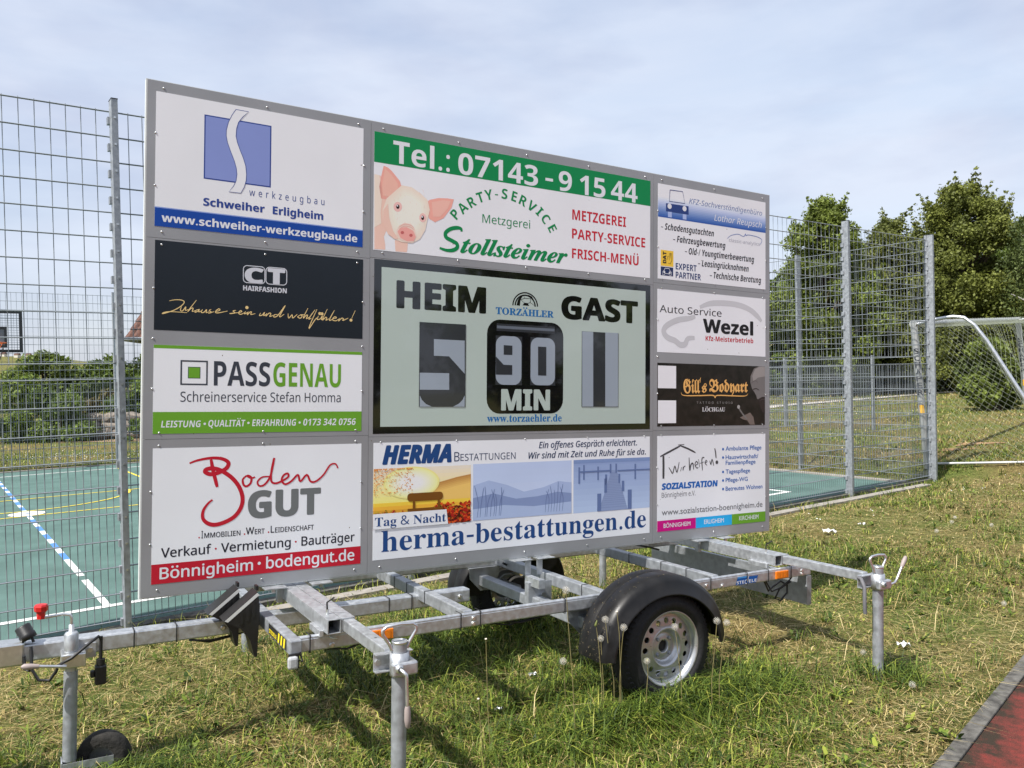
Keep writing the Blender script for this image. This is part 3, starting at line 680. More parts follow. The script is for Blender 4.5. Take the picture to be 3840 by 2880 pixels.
def strikes(off):                              # heavier weights: the letter laid several times, each a hair higher
    if abs(off) < .004: return [(0, 0)]
    o = [(0, 0), (off, 0), (-off, 0), (0, off*.8), (0, -off*.8)]
    return o + [(off*.8, off*.6), (-off*.8, off*.6), (off*.8, -off*.6), (-off*.8, -off*.6)] if off > .015 else o
class Art:
    """one printed panel: a thin sheet and flat print layers lying on it, in board metres (u right, v up)"""
    def __init__(s, u0, v0, w=0.0): s.mb = MB(); s.u0, s.v0, s.w = u0, v0, w; s.z = 0
    def P(s, u, v, lay): return (u-s.u0, -(s.w+.0002*lay), v-s.v0)
    def poly(s, pts, m, lay=1, holes=()):
        loops = [[Vector((u, v, 0)) for u, v in pts]] + [[Vector((u, v, 0)) for u, v in h] for h in holes]
        fl = [p for l in loops for p in l]; s.mb.add([s.P(p.x, p.y, lay) for p in fl], [tuple(t) for t in tessellate_polygon(loops)], m)
    def rect(s, a, b, m, lay=1):
        (u0, v1), (u1, v0) = a, b; s.poly([(u0, v0), (u1, v0), (u1, v1), (u0, v1)], m, lay)
    def sheet(s, a, b, m, th=.004):
        (u0, v1), (u1, v0) = a, b; s.mb.box((u0-s.u0, -s.w, v0-s.v0), (u1-s.u0, -(s.w-th), v1-s.v0), m)
    def disc(s, c, r, m, lay=2, n=20, ry=None): s.poly([(c[0]+r*math.cos(2*PI*k/n), c[1]+(ry or r)*math.sin(2*PI*k/n)) for k in range(n)], m, lay)
    def frame(s, a, b, t, m, lay=2):
        (u0, v1), (u1, v0) = a, b
        s.poly([(u0, v0), (u1, v0), (u1, v1), (u0, v1)], m, lay, holes=[[(u0+t, v0+t), (u0+t, v1-t), (u1-t, v1-t), (u1-t, v0+t)]])
    def rrect(s, a, b, r, m, lay=2, hole_t=None):
        def lp(u0, v0, u1, v1, r):
            o = []
            for cx, cy, a0 in ((u1-r, v1-r, 0), (u0+r, v1-r, 90), (u0+r, v0+r, 180), (u1-r, v0+r, 270)):
                o += [(cx+r*math.cos(math.radians(a0+q)), cy+r*math.sin(math.radians(a0+q))) for q in range(0, 91, 15)]
            return o
        (u0, v1), (u1, v0) = a, b; h = []
        if hole_t: h = [lp(u0+hole_t, v0+hole_t, u1-hole_t, v1-hole_t, max(.001, r-hole_t))]
        s.poly(lp(u0, v0, u1, v1, r), m, lay, h)
    def text(s, Z, sty, t, xl, yl, xr, cap, m, shear=0.0, off=0.0, ref='H', space=1.0, lay=2, yr=None):
        vs, fs = glyph_mesh(t, sty, off, shear, space)
        if not vs: return
        (u0, v0), (u1, _) = Z(xl, yl), Z(xr, yl if yr is None else yr); v1 = Z(xl, yl-cap)[1]
        x0, x1 = min(v[0] for v in vs)-off, max(v[0] for v in vs)+off; sx = (u1-u0)/(x1-x0); sy = (v1-v0)/refh(sty, ref)
        for j, (ox, oy) in enumerate(strikes(off)): s.mb.add([s.P(u0+(x+ox-x0)*sx, v0+(y+oy)*sy, lay+.1*j) for x, y in vs], fs, m)
        if sty != 'gi':
            for i, c in enumerate(t):
                if c in UML:
                    pv, _ = glyph_mesh(t[:i+1], sty, off, shear, space); bv, _ = glyph_mesh(UML[c], sty, off, shear)
                    xe = max(v[0] for v in pv); xw = max(v[0] for v in bv)-min(v[0] for v in bv); up = c.isupper()
                    hc = refh(sty, 'H'); bold = sty not in ('rm', 'sl'); cy = hc*(1.19 if up else 1.0); r = hc*(.095 if bold else .075)+off; dx = hc*(.22 if bold else .19)
                    for sg in (-1, 1):
                        q = (xe-xw/2+sg*dx - x0)*sx + cy*shear*sx; s.disc((u0+q, v0+cy*sy), r*sx, m, lay, 10, ry=r*sy)
    def glyph(s, Z, sty, ch, x, y, height_px, deg, m, off=0.0, lay=2, wf=1.0):
        """one upright letter turned by deg about its base centre"""
        vs, fs = glyph_mesh(ch, sty, off); u, v = Z(x, y); h = Z(x, y-height_px)[1]-v; k = h/refh(sty, 'H')
        xm = (min(q[0] for q in vs)+max(q[0] for q in vs))/2; c, sn = math.cos(math.radians(deg)), math.sin(math.radians(deg))
        for j, (ox, oy) in enumerate(strikes(off)): s.mb.add([s.P(u+((a+ox-xm)*k*wf)*c - (b+oy)*k*sn, v+((a+ox-xm)*k*wf)*sn + (b+oy)*k*c, lay+.1*j) for a, b in vs], fs, m)
    def stroke(s, Z, pts, wpx, m, lay=2, taper=.35, smooth=4, closed=False):
        """brush or pen stroke through measured points"""
        P = [np.array(Z(*p)) for p in pts]; u0 = Z(*pts[0]); sc = abs(Z(pts[0][0], pts[0][1]-10)[1]-u0[1])/10; w = wpx*sc
        if smooth > 1 and len(P) > 2:
            Q = []
            for i in range(len(P)-1):
                p0, p1, p2_, p3 = P[max(i-1, 0)], P[i], P[i+1], P[min(i+2, len(P)-1)]
                for k in range(smooth):
                    t = k/smooth; Q.append(.5*((2*p1)+(p2_-p0)*t+(2*p0-5*p1+4*p2_-p3)*t*t+(3*p1-p0-3*p2_+p3)*t**3))
            Q.append(P[-1]); P = Q
        n = len(P); vs, fs = [], []
        for i, p in enumerate(P):
            d = P[min(i+1, n-1)]-P[max(i-1, 0)]; L = np.linalg.norm(d); d = d/L if L > 1e-9 else np.array([1.0, 0]); nn = np.array([-d[1], d[0]])
            e = min(i, n-1-i)/max(1, n*.18); ww = w/2*(1 if taper <= 0 else (1-taper+taper*min(1, e)))
            for sg in (-1, 1): q = p+nn*ww*sg; vs.append((q[0]-s.u0, -(s.w+.0002*lay+2.5e-6*i), q[1]-s.v0))
        fs = [(2*i, 2*i+1, 2*i+3, 2*i+2) for i in range(n-1)]
        s.mb.add(vs, fs, m)
    def build(s, name, parent, label): return s.mb.build(name, parent, label)

board = empty('scoreboard', frame_at(BWD/2, 0, 0), 'large grey football scoreboard covered in printed adverts, standing on the trailer', 'scoreboard')
U0, V0 = BWD/2, 0.0
grey = mat('board_grey', (.30, .31, .325), rough=.42, var=.09, scale=2.2, metal=.15, specks=.2, detail=9)
edge = mat('board_edge', (.62, .64, .63), rough=.45, var=.05); seam = mat('board_seam', (.10, .105, .11), rough=.7)
bw = -.0006                                   # front of the backing sheets; printed panels stand 3.5 mm proud
mb = MB()
L2 = lambda u, v, w: (u-U0, -w, v-V0)
def bbox(u0, u1, v0, v1, w0, w1, m): mb.box(L2(u0, v0, w1), L2(u1, v1, w0), m)
uc1 = bd(798*_s, 700*_s)[0]; uc2 = bd(1411*_s, 800*_s)[0]
vl1 = bd(560*_s, 535*_s)[1]; vl2 = bd(560*_s, 945*_s)[1]; vm1 = bd(1100*_s, 585*_s)[1]; vm2 = bd(1100*_s, 938*_s)[1]
vr1 = bd(1540*_s, 623*_s)[1]; vr2 = bd(1540*_s, 928*_s)[1]
bbox(.012, BWD-.012, .012, BHT-.012, bw-.035, bw-.003, seam)
g = .0008
for (a, b, vv) in ((0, uc1, (0, vl2, vl1, BHT)), (uc1, uc2, (0, vm2, vm1, BHT)), (uc2, BWD, (0, vr2, vr1, BHT))):
    for c, d in zip(vv[:-1], vv[1:]):
        bbox(a+(g if a > 0 else 0), b-(g if b < BWD else 0), c+(g if c > 0 else 0), d-(g if d < BHT else 0), bw-.003, bw, grey)
bbox(-.006, .012, -.006, BHT+.004, bw-.04, bw-.0045, edge); bbox(BWD-.012, BWD+.004, -.006, BHT+.004, bw-.04, bw-.0045, edge)
bbox(.012, BWD-.012, BHT-.012, BHT+.004, bw-.04, bw-.0045, edge); bbox(.012, BWD-.012, -.006, .012, bw-.04, bw-.0045, edge)
mb.build('backing', board)
mb = MB()                                     # stiffening frame at the back
for u in (.3, 1.45, 2.65, BWD-.3): bbox(u-.03, u+.03, -.0, BHT-.02, bw-.105, bw-.042, galv)
for v in (.03, BHT*.5, BHT-.06): bbox(.05, BWD-.05, v, v+.04, bw-.13, bw-.106, galv)
mb.build('rear_frame', board)
mb = MB()                                     # rivets, each a part sharing one mesh
mb.lathe([(.0052, 0), (.0046, .0016), (.003, .0024), (0.0006, .0027)], (0, 0, 0), (0, -1, 0), alu, 10); mb.lathe([(.0022, .0029), (.0004, .0030)], (0, 0, 0), (0, -1, 0), seam, 8)
RV = [None, mb]
def riv(u, v):
    if RV[0] is None: o = RV[0] = RV[1].build('rivet', board)
    else: o = RV[0].copy(); COL.objects.link(o); o.parent = board
    o.location = L2(u, v, bw)
e = .045
for (a, b, vv, n) in ((0, uc1, (0, vl2, vl1, BHT), 3), (uc1, uc2, (0, vm2, vm1, BHT), 5), (uc2, BWD, (0, vr2, vr1, BHT), 3)):
    for j, (c, d) in enumerate(zip(vv[:-1], vv[1:])):
        disp = (n == 5 and j == 1)
        for k in range(n):
            u = a+.07+(b-a-.14)*k/(n-1) if n > 1 else (a+b)/2
            if not disp: riv(u, c+.03); riv(u, d-.03)
        m = 3 if (d-c) > .75 else 2
        for k in range(1, m+1):
            v = c+(d-c)*k/(m+1)
            if n == 3: riv(a+.038, v); riv(b-.038, v)

white = mat('print_white', (.80, .825, .865), rough=.40, var=.035, scale=2.0, spec=.3, specks=.30, detail=9)
C = prnt
wtxt = mat('print_letter_white', (.74, .77, .82), rough=.4)
# ---- 1 toolmaker
A = Art(U0, V0); a, b = ZA(116, 153), ZA(2060, 1628); A.sheet(a, b, white)
nb, lb, mbl = C(20, 62, 140), C(118, 132, 185), C(40, 62, 128)
A.rect((a[0], ZA(106, 1250)[1]), b, nb); A.rect((a[0], ZA(106, 1240)[1]), (b[0], ZA(106, 1250)[1]), C(120, 140, 190))
q0, q1 = ZA(570, 374), ZA(1195, 1065); A.rect(q0, q1, mbl, 1); A.rect((q0[0]+.006, q0[1]-.006), (q1[0]-.006, q1[1]+.006), lb, 2)
S = [(867,328),(830,380),(797,445),(777,520),(775,575),(787,640),(815,720),(850,810),(870,880),(876,940),(868,1000),(845,1050),(800,1104),(912,1117),(945,1060),(962,1000),(966,940),(958,860),(935,785),(905,710),(880,640),(867,580),(872,510),(890,450),(930,400),(987,350)]
A.poly([ZA(*p) for p in S], white, 3); A.stroke(ZA, S+[S[0]], 5, mbl, 4, taper=0, smooth=1)
A.text(ZA, 'rm', 'werkzeugbau', 992, 1140, 1700, 50, C(55, 75, 130), ref='x', space=1.55, yr=1228)
A.text(ZA, 'sb', 'Schweiher', 558, 1232, 1138, 72, mbl, off=.012); A.text(ZA, 'sb', 'Erligheim', 1213, 1313, 1690, 72, mbl, off=.012)
A.text(ZA, 'sb', 'www.schweiher-werkzeugbau.de', 165, 1383, 2012, 57, wtxt, off=.008, ref='x')
A.build('advert_panel', board, 'white panel with a curved white S ribbon on a blue square')
# ---- 2 hairdresser
A = Art(U0, V0); navy = mat('print_navy', (.006, .010, .017), rough=.3, var=.05); A.sheet(ZB(86, 80), ZB(1698, 852), navy)
sil, gold = C(178, 182, 190), C(205, 180, 125)
A.rrect(ZB(770, 276), ZB(942, 428), .02, sil, 1, hole_t=.004); A.rrect(ZB(946, 289), ZB(1112, 439), .02, sil, 1, hole_t=.004)
A.text(ZB, 'sb', 'C', 782, 408, 930, 112, sil, off=.02); A.text(ZB, 'sb', 'T', 960, 417, 1097, 112, sil, off=.03)
A.text(ZB, 'sb', 'HAIRFASHION', 770, 473, 1110, 37, sil, off=.015)
for st_ in ([(197,556),(240,548),(290,550),(313,565),(290,595),(230,630),(145,656),(160,645),(215,640),(335,648)],[(292,598),(283,628),(300,634),(325,602),(322,630),(345,622)],[(408,550),(365,605),(340,640),(365,615),(382,614),(375,638),(395,632)],
  [(425,622),(400,632),(398,645),(420,634),(430,620),(425,642),(450,632)],[(455,622),(445,645),(465,645),(487,624),(483,648),(505,640)],[(522,622),(507,632),(525,645),(500,652),(545,640)],[(560,640),(590,628),(580,618),(555,640),(572,650),(650,635)],
  [(715,630),(692,635),(707,650),(665,655),(740,646)],[(735,648),(760,640),(750,632),(735,650),(752,661),(780,648)],[(790,638),(779,657),(800,650),(812,642)],[(812,640),(802,665),(825,643),(836,643),(830,662),(865,655)],
  [(907,650),(897,670),(920,666),(937,645),(930,671),(950,660)],[(955,652),(947,675),(972,652),(986,656),(977,678),(1005,668)],[(1040,662),(1013,665),(1011,682),(1042,668),(1098,592),(1052,680),(1090,660)],
  [(1120,655),(1125,690),(1152,664),(1156,690),(1192,660)],[(1217,665),(1195,680),(1215,691),(1230,672),(1215,665),(1252,664)],[(1275,612),(1237,690),(1262,668),(1272,670),(1262,695),(1285,682)],[(1330,625),(1281,695),(1302,690)],
  [(1345,622),(1300,720),(1283,772),(1332,700),(1350,688)],[(1357,672),(1346,700),(1370,696),(1387,672),(1380,703),(1400,690)],[(1425,620),(1386,705),(1412,684),(1421,690),(1414,707),(1438,695)],[(1480,630),(1440,705),(1462,700)],
  [(1470,695),(1496,688),(1482,680),(1465,702),(1492,711),(1515,696)],[(1522,690),(1512,713),(1537,691),(1551,696),(1545,709),(1588,690)],[(1642,632),(1615,692)]):
    A.stroke(ZB, st_, 6.5, gold, 2, taper=.45)
for p in ((800, 608), (1366, 655), (1384, 657), (1609, 706)): A.disc(ZB(*p), .008, gold, 3, 8)
A.build('advert_panel', board, 'dark navy panel with silver letters and golden handwriting')
# ---- 3 joiner
A = Art(U0, V0); a, b = ZB(76, 896), ZB(1690, 1566); gr, dk = C(92, 142, 42), C(52, 57, 66); A.sheet(a, b, white)
A.rect(a, (b[0], ZB(76, 922)[1]), gr); A.rect((a[0], ZB(70, 1420)[1]), b, gr)
A.frame(ZB(284, 1016), ZB(494, 1212), .007, dk); A.rect(ZB(342, 1068), ZB(438, 1160), dk, 1); A.rect(ZB(347, 1073), ZB(433, 1155), gr, 2)
A.text(ZB, 'sb', 'PASS', 542, 1214, 980, 190, dk); A.text(ZB, 'sb', 'GENAU', 1004, 1221, 1530, 186, gr)
A.text(ZB, 'rm', 'Schreinerservice Stefan Homma', 282, 1340, 1528, 78, dk)
for t, x0, y0, x1 in (('LEISTUNG', 132, 1541, 442), ('QUALITÄT', 500, 1535, 788), ('ERFAHRUNG', 840, 1530, 1183), ('0173 342 0756', 1238, 1525, 1645)): A.text(ZB, 'sb', t, x0, y0, x1, 52, wtxt, shear=.14)
for p in ((472, 1512), (812, 1505), (1210, 1502)): A.disc(ZB(*p), .006, wtxt, 2, 8)
A.build('advert_panel', board, 'white panel between green bands with a green square in a frame')
# ---- 4 estate agent
A = Art(U0, V0); a, b = ZC(130, 200), ZC(2028, 1252); rd, gy, ik = C(166, 28, 44), C(98, 102, 103), C(30, 32, 42); A.sheet(a, b, white)
A.rect((a[0], ZC(118, 1265)[1]), b, rd)
A.stroke(ZC, [(465,335),(540,308),(660,287),(760,293),(818,325),(812,368),(770,402),(700,430),(645,433),(607,412),(625,388),(685,382),(755,402),(850,465),(918,550),(950,650),(935,740),(878,820),(790,872),(700,897),(632,884),(588,840),(590,770),(632,705),(675,668)], 38, rd, 2, taper=.6, smooth=6)
A.stroke(ZC, [(662,300),(680,400),(700,480),(718,552)], 32, rd, 3, taper=.3)
A.stroke(ZC, [(988,447),(953,482),(960,532),(990,545),(1026,512),(1028,462),(990,447),(1030,470),(1065,460)], 20, rd, 2, taper=.3)
A.stroke(ZC, [(1195,456),(1130,462),(1088,502),(1102,540),(1150,530),(1205,450),(1240,285),(1215,400),(1213,495),(1250,518),(1310,497),(1368,458),(1362,428),(1325,445),(1308,492),(1342,526),(1400,495),(1456,440),(1478,500),(1538,440),(1570,498),(1620,500),(1690,440),(1750,352),(1800,340),(1822,380)], 19, rd, 3, taper=.3, smooth=5)
A.text(ZC, 'sb', 'GUT', 997, 836, 1665, 238, gy, off=.02)
for t, x0, y0, x1, c in (('I', 573, 1021, 588, 66), ('MMOBILIEN', 600, 1019, 930, 46), ('W', 980, 986, 1056, 62), ('ERT', 1062, 983, 1152, 45), ('L', 1207, 970, 1240, 62), ('EIDENSCHAFT', 1247, 968, 1602, 45)): A.text(ZC, 'rm', t, x0, y0, x1, c, ik, off=.01)
for p in ((553, 1015), (968, 983), (1188, 965)): A.rect(ZC(p[0]-6, p[1]-6), ZC(p[0]+6, p[1]+6), rd, 2)
A.text(ZC, 'rm', 'Verkauf', 203, 1200, 663, 86, ik, off=.01); A.text(ZC, 'rm', 'Vermietung', 752, 1151, 1390, 83, ik, off=.01); A.text(ZC, 'rm', 'Bauträger', 1488, 1089, 1975, 82, ik, off=.01)
for p in ((705, 1116), (1437, 1052)): A.disc(ZC(*p), .005, rd, 2, 8)
A.text(ZC, 'rm', 'Bönnigheim', 190, 1396, 1045, 103, wtxt, off=.012); A.text(ZC, 'rm', 'bodengut.de', 1165, 1298, 1972, 108, wtxt, off=.012, ref='b'); A.disc(ZC(1103, 1250), .008, wtxt, 2, 10)
A.build('advert_panel', board, 'white panel with red brush writing above a red band')
# ---- 5 butcher with the pig
A = Art(U0, V0); a, b = ZD(48, 103), ZD(2127, 1213); A.sheet(a, b, white); gn, rr_ = C(8, 118, 66), C(172, 34, 48)
A.rect(a, (b[0], ZD(48, 335)[1]), gn)
A.text(ZD, 'sb', 'Tel.:', 190, 341, 617, 168, wtxt); A.text(ZD, 'sb', '07143', 680, 424, 1282, 160, wtxt)
A.rect(ZD(1338, 455), ZD(1395, 486), wtxt, 2); A.text(ZD, 'sb', '9', 1438, 548, 1537, 148, wtxt); A.text(ZD, 'sb', '15', 1597, 578, 1790, 146, wtxt); A.text(ZD, 'sb', '44', 1832, 615, 2032, 146, wtxt)
p1, p2c, p3, pe, ps, pd = C(226, 198, 184), C(233, 210, 196), C(214, 178, 164), C(222, 152, 140), C(226, 150, 142), C(176, 92, 92)
D_ = lambda pts: [ZD(*p) for p in pts]
A.poly(D_([(48,428),(95,440),(180,620),(150,760),(140,850),(120,900),(130,960),(130,998),(48,993)]), p3, 1)
A.poly(D_([(48,428),(85,436),(110,560),(95,720),(100,800),(48,830)]), p1, 2)
A.poly(D_([(202,925),(300,945),(297,1000),(291,1018),(207,1010)]), p3, 1)
A.poly(D_([(118,365),(150,378),(180,405),(240,480),(258,540),(230,590),(160,620),(98,612),(85,520),(98,450)]), pe, 2)
A.poly(D_([(128,385),(175,430),(225,500),(230,555),(165,600),(112,590),(105,520)]), C(228, 165, 150), 3)
A.poly(D_([(440,640),(465,622),(530,609),(600,611),(647,618),(630,680),(570,760),(505,791),(462,765),(440,700)]), pe, 2)
A.poly(D_([(480,640),(560,625),(625,630),(600,690),(545,750),(490,750)]), C(228, 165, 152), 3)
HD = [(255,512),(330,527),(400,577),(450,625),(466,700),(446,780),(432,850),(392,918),(332,950),(252,940),(200,918),(150,880),(112,800),(110,700),(140,612),(200,560)]
A.poly(D_(HD), p1, 4)
cx, cy = 290, 720
for i in range(6):
    q = .97-.08*i; A.poly(D_([(cx+(x-cx)*q+2.4*(i+1), cy+(y-cy)*(q+.01)-1.8*(i+1)) for x, y in HD]), C(*[int(a_+(b_-a_)*(i+1)/6) for a_, b_ in zip((224, 195, 181), (236, 214, 201))]), 4.3+.25*i)
A.poly(D_([(115,700),(150,650),(160,760),(190,860),(230,915),(200,918),(150,880),(112,800)]), p3, 6)
for x, y, rx, ry in ((224, 675, 32, 38), (412, 757, 26, 34)): A.poly(D_([(x+rx*math.cos(t), y+ry*math.sin(t)) for t in np.linspace(0, 2*PI, 18)[:-1]]), C(222, 170, 165), 6)
for x, y, rx, ry in ((224, 674, 13, 17), (411, 758, 11, 17)): A.poly(D_([(x+rx*math.cos(t), y+ry*math.sin(t)) for t in np.linspace(0, 2*PI, 14)[:-1]]), C(38, 24, 26), 7)
for p in ((221, 667), (408, 751)): A.disc(ZD(*p), .005, wtxt, 8, 6)
A.poly(D_([(215,850),(235,815),(275,795),(325,805),(352,840),(365,900),(345,938),(300,945),(245,922),(215,890)]), C(230, 190, 178), 6)
A.poly(D_([(222,862),(243,833),(290,828),(340,855),(360,900),(345,932),(295,935),(245,910)]), ps, 7)
for y0 in (806, 820): A.stroke(ZD, [(235, y0+22), (275, y0), (320, y0+8), (345, y0+28)], 4, C(205, 150, 142), 7)
for x, y, rx, ry in ((258, 869, 13, 12), (323, 890, 13, 12)): A.poly(D_([(x+rx*math.cos(t), y+ry*math.sin(t)) for t in np.linspace(0, 2*PI, 14)[:-1]]), pd, 8)
R = random.Random(5)
for i in range(70):
    x, y = R.uniform(130, 440), R.uniform(540, 900); A.stroke(ZD, [(x, y), (x+R.uniform(-8, 8), y+R.uniform(8, 22))], 2.2, R.choice([p1, p3, p2c]), 6, smooth=1)
LT = [('P',683,757,-52),('A',738,712,-46),('R',800,672,-34),('T',858,640,-22),('Y',918,622,-14),('-',970,612,-4),('S',1028,615,3),('E',1096,633,12),('R',1158,663,22),('V',1218,700,32),('I',1272,735,42),('C',1316,787,50),('E',1362,853,60)]
for ch, x, y, dg in LT: A.glyph(ZD, 'sb', ch, x, y, 76, -dg, gn)
A.text(ZD, 'rm', 'Metzgerei', 862, 793, 1222, 64, C(28, 118, 72), yr=843)
A.stroke(ZD, [(706,862),(700,840),(668,833),(622,842),(586,870),(590,905),(632,930),(668,952),(672,982),(640,1002),(590,1002),(540,985)], 30, gn, 2, taper=.45, smooth=6); A.text(ZD, 'bi', 'tollsteimer', 695, 1018, 1505, 125, gn, off=.012, shear=.14, ref='l', yr=1100)
A.text(ZD, 'sb', 'METZGEREI', 1540, 770, 1945, 77, rr_); A.text(ZD, 'sb', 'PARTY-SERVICE', 1538, 912, 2090, 75, rr_); A.text(ZD, 'sb', 'FRISCH-MENÜ', 1538, 1061, 2040, 74, rr_)
A.build('advert_panel', board, 'white panel with a pink pig and a green telephone band')
# ---- 7 undertaker
A = Art(U0, V0); a, b = ZF(42, 83), ZF(2123, 760); A.sheet(a, b, white); nv, bk = C(28, 62, 112), C(42, 56, 84)
A.text(ZF, 'si', 'HERMA', 107, 242, 630, 134, nv, off=.03, shear=.04)
A.text(ZF, 'rm', 'B', 650, 222, 690, 70, bk); A.text(ZF, 'rm', 'ESTATTUNGEN', 697, 218, 1112, 52, bk)
A.text(ZF, 'sl', 'Ein offenes Gespräch erleichtert.', 1288, 122, 2028, 47, bk, off=.012); A.text(ZF, 'sl', 'Wir sind mit Zeit und Ruhe für sie da.', 1210, 202, 2095, 47, bk, off=.012)
F_ = lambda pts: [ZF(*p) for p in pts]
# autumn photograph
u0, v1 = ZF(40, 278); u1, v0 = ZF(773, 675); LU = lambda x, y: (u0+(u1-u0)*x, v0+(v1-v0)*y)
for i in range(10): A.rect(LU(0, 1-i*.06), LU(1, .94-i*.06), C(*[int(p+(q-p)*i/9) for p, q in zip((205, 196, 180), (240, 205, 120))]), 1)
[A.poly([LU(.40, .62-.03*i), LU(.6, .70-.03*i), LU(.85, .80-.03*i), LU(1, .84-.03*i), LU(1, .4), LU(.4, .4)], C(168+8*i, 122+10*i, 66+6*i), 2+.3*i) for i in range(6)]
0
for i in range(7): A.rect(LU(0, .42-i*.06), LU(1, .36-i*.06 if i < 6 else 0), C(*[int(p+(q-p)*i/6) for p, q in zip((226, 178, 62), (120, 60, 24))]), 4)
for i in range(12):
    r = .30-.022*i; cu, cv = LU(.38, .74); f_ = i/11; A.poly([(cu+r*(u1-u0)*math.cos(t)*.95, cv+r*(u1-u0)*math.sin(t)*.5) for t in np.linspace(0, 2*PI, 33)[:-1]], C(*[int(a_+(b_-a_)*f_**.7) for a_, b_ in zip((234, 204, 132), (252, 247, 228))]), 5+.2*i)
R = random.Random(9)
def specks(n, fx, fy, cols, s0, s1, lay):
    for i in range(n):
        x, y = fx(), fy(); x = min(.985, max(.012, x)); y = min(.985, max(.015, y)); cu, cv = LU(x, y); q = R.uniform(s0, s1)*(u1-u0); t0 = R.uniform(0, 6)
        A.poly([(cu+q*math.cos(t0+t), cv+q*.7*math.sin(t0+t)) for t in (0, 2.1, 4.2)], C(*R.choice(cols)), lay+.008*i)
specks(300, lambda: R.uniform(0, 1)**1.5*.40, lambda: 1-R.uniform(0, 1)**1.8*.45, [(206, 130, 60), (214, 150, 80), (188, 112, 52), (225, 175, 105)], .005, .012, 8)
specks(260, lambda: R.uniform(.62, 1), lambda: R.uniform(0, .36), [(150, 30, 22), (178, 48, 24), (92, 24, 14), (60, 26, 12), (196, 78, 30)], .012, .03, 8)
specks(130, lambda: R.uniform(0, .75), lambda: R.uniform(.14, .30), [(150, 118, 36), (182, 150, 50), (110, 96, 30), (150, 40, 24)], .01, .02, 8)
bn = C(104, 66, 22)
A.rrect(LU(.335, .56), LU(.70, .42), .018, bn, 11); A.rect(LU(.34, .30), LU(.70, .25), bn, 11)
for x in (.39, .645): A.rect(LU(x, .46), LU(x+.025, .16), bn, 12)
A.rect((a[0], ZF(37, 622)[1]), (ZF(590, 690)[0], v0-.002), white, 14); A.poly([(a[0], ZF(37, 604)[1]-.012), (ZF(590, 620)[0], ZF(37, 604)[1]-.012), (ZF(602, 690)[0], v0-.002), (a[0], v0-.002)], white, 14.5)
# plain blue picture of soft hills and reeds
u0, v1 = ZF(793, 243); u1, v0 = ZF(1533, 610)
for i in range(8): A.rect(LU(0, 1-i*.125), LU(1, .875-i*.125), C(*[int(p+(q-p)*i/7) for p, q in zip((166, 180, 208), (176, 188, 212))]), 1)
A.poly([LU(0, .62), LU(.15, .70), LU(.33, .60), LU(.5, .46), LU(.7, .52), LU(.86, .62), LU(1, .58), LU(1, .2), LU(0, .2)], C(146, 162, 194), 2)
A.poly([LU(0, .40), LU(.2, .46), LU(.42, .34), LU(.64, .36), LU(.85, .42), LU(1, .38), LU(1, .1), LU(0, .1)], C(116, 132, 168), 3)
A.poly([LU(0, .2), LU(.3, .24), LU(.6, .18), LU(1, .22), LU(1, 0), LU(0, 0)], C(150, 166, 196), 4)
ZL = lambda x, y: LU(x, y)
for i in range(16):
    x = .05+.028*i+R.uniform(-.01, .01) if i < 9 else .72+.03*(i-9); A.stroke(ZL, [(x, .05), (x+.01, .3), (x+R.uniform(-.03, .05), R.uniform(.45, .62))], .010, C(86, 102, 142), 5, smooth=3)
# pier photograph
u0, v1 = ZF(1550, 212); u1, v0 = ZF(2123, 568)
for i in range(9): A.rect(LU(0, 1-i/9), LU(1, 1-(i+1)/9), C(*[int(p+(q-p)*i/8) for p, q in zip((128, 146, 184), (160, 178, 206))]), 1)
A.rect(LU(0, 1), LU(1, .93), C(112, 132, 172), 2); pr, pr2, pr3 = C(124, 140, 174), C(88, 106, 146), C(110, 126, 162)
A.poly([LU(.32, 0), LU(.70, 0), LU(.55, .78), LU(.485, .78)], pr, 3)
for i in range(22): t = (i/22)**1.0; y = .76*t**.8; A.rect(LU(.32+.165*y/.78, y+.006), LU(.70-.15*y/.78, y), pr3, 4)
for x, y0, y1, w in ((.30, 0, .34, .05), (.70, 0, .38, .052), (.39, .35, .62, .035), (.62, .36, .56, .032), (.46, .72, .90, .02), (.535, .72, .90, .018), (.40, .5, .7, .025), (.575, .52, .70, .022), (.06, .55, .86, .02), (.12, .62, .9, .018), (.30, .60, .86, .018), (.79, .58, .88, .02)): A.rect(LU(x, y1), LU(x+w, y0), pr2, 5)
A.rect(LU(.08, .785), LU(.48, .755), pr2, 6); A.rect(LU(.56, .775), LU(1, .75), pr2, 6)
A.text(ZF, 'bf', 'Tag & Nacht', 50, 714, 585, 66, nv, lay=16, yr=680); A.text(ZF, 'bf', 'herma-bestattungen.de', 100, 906, 2095, 158, nv, ref='h', yr=712)
A.build('advert_panel', board, 'white panel with three small pictures, an autumn bench and a pier')
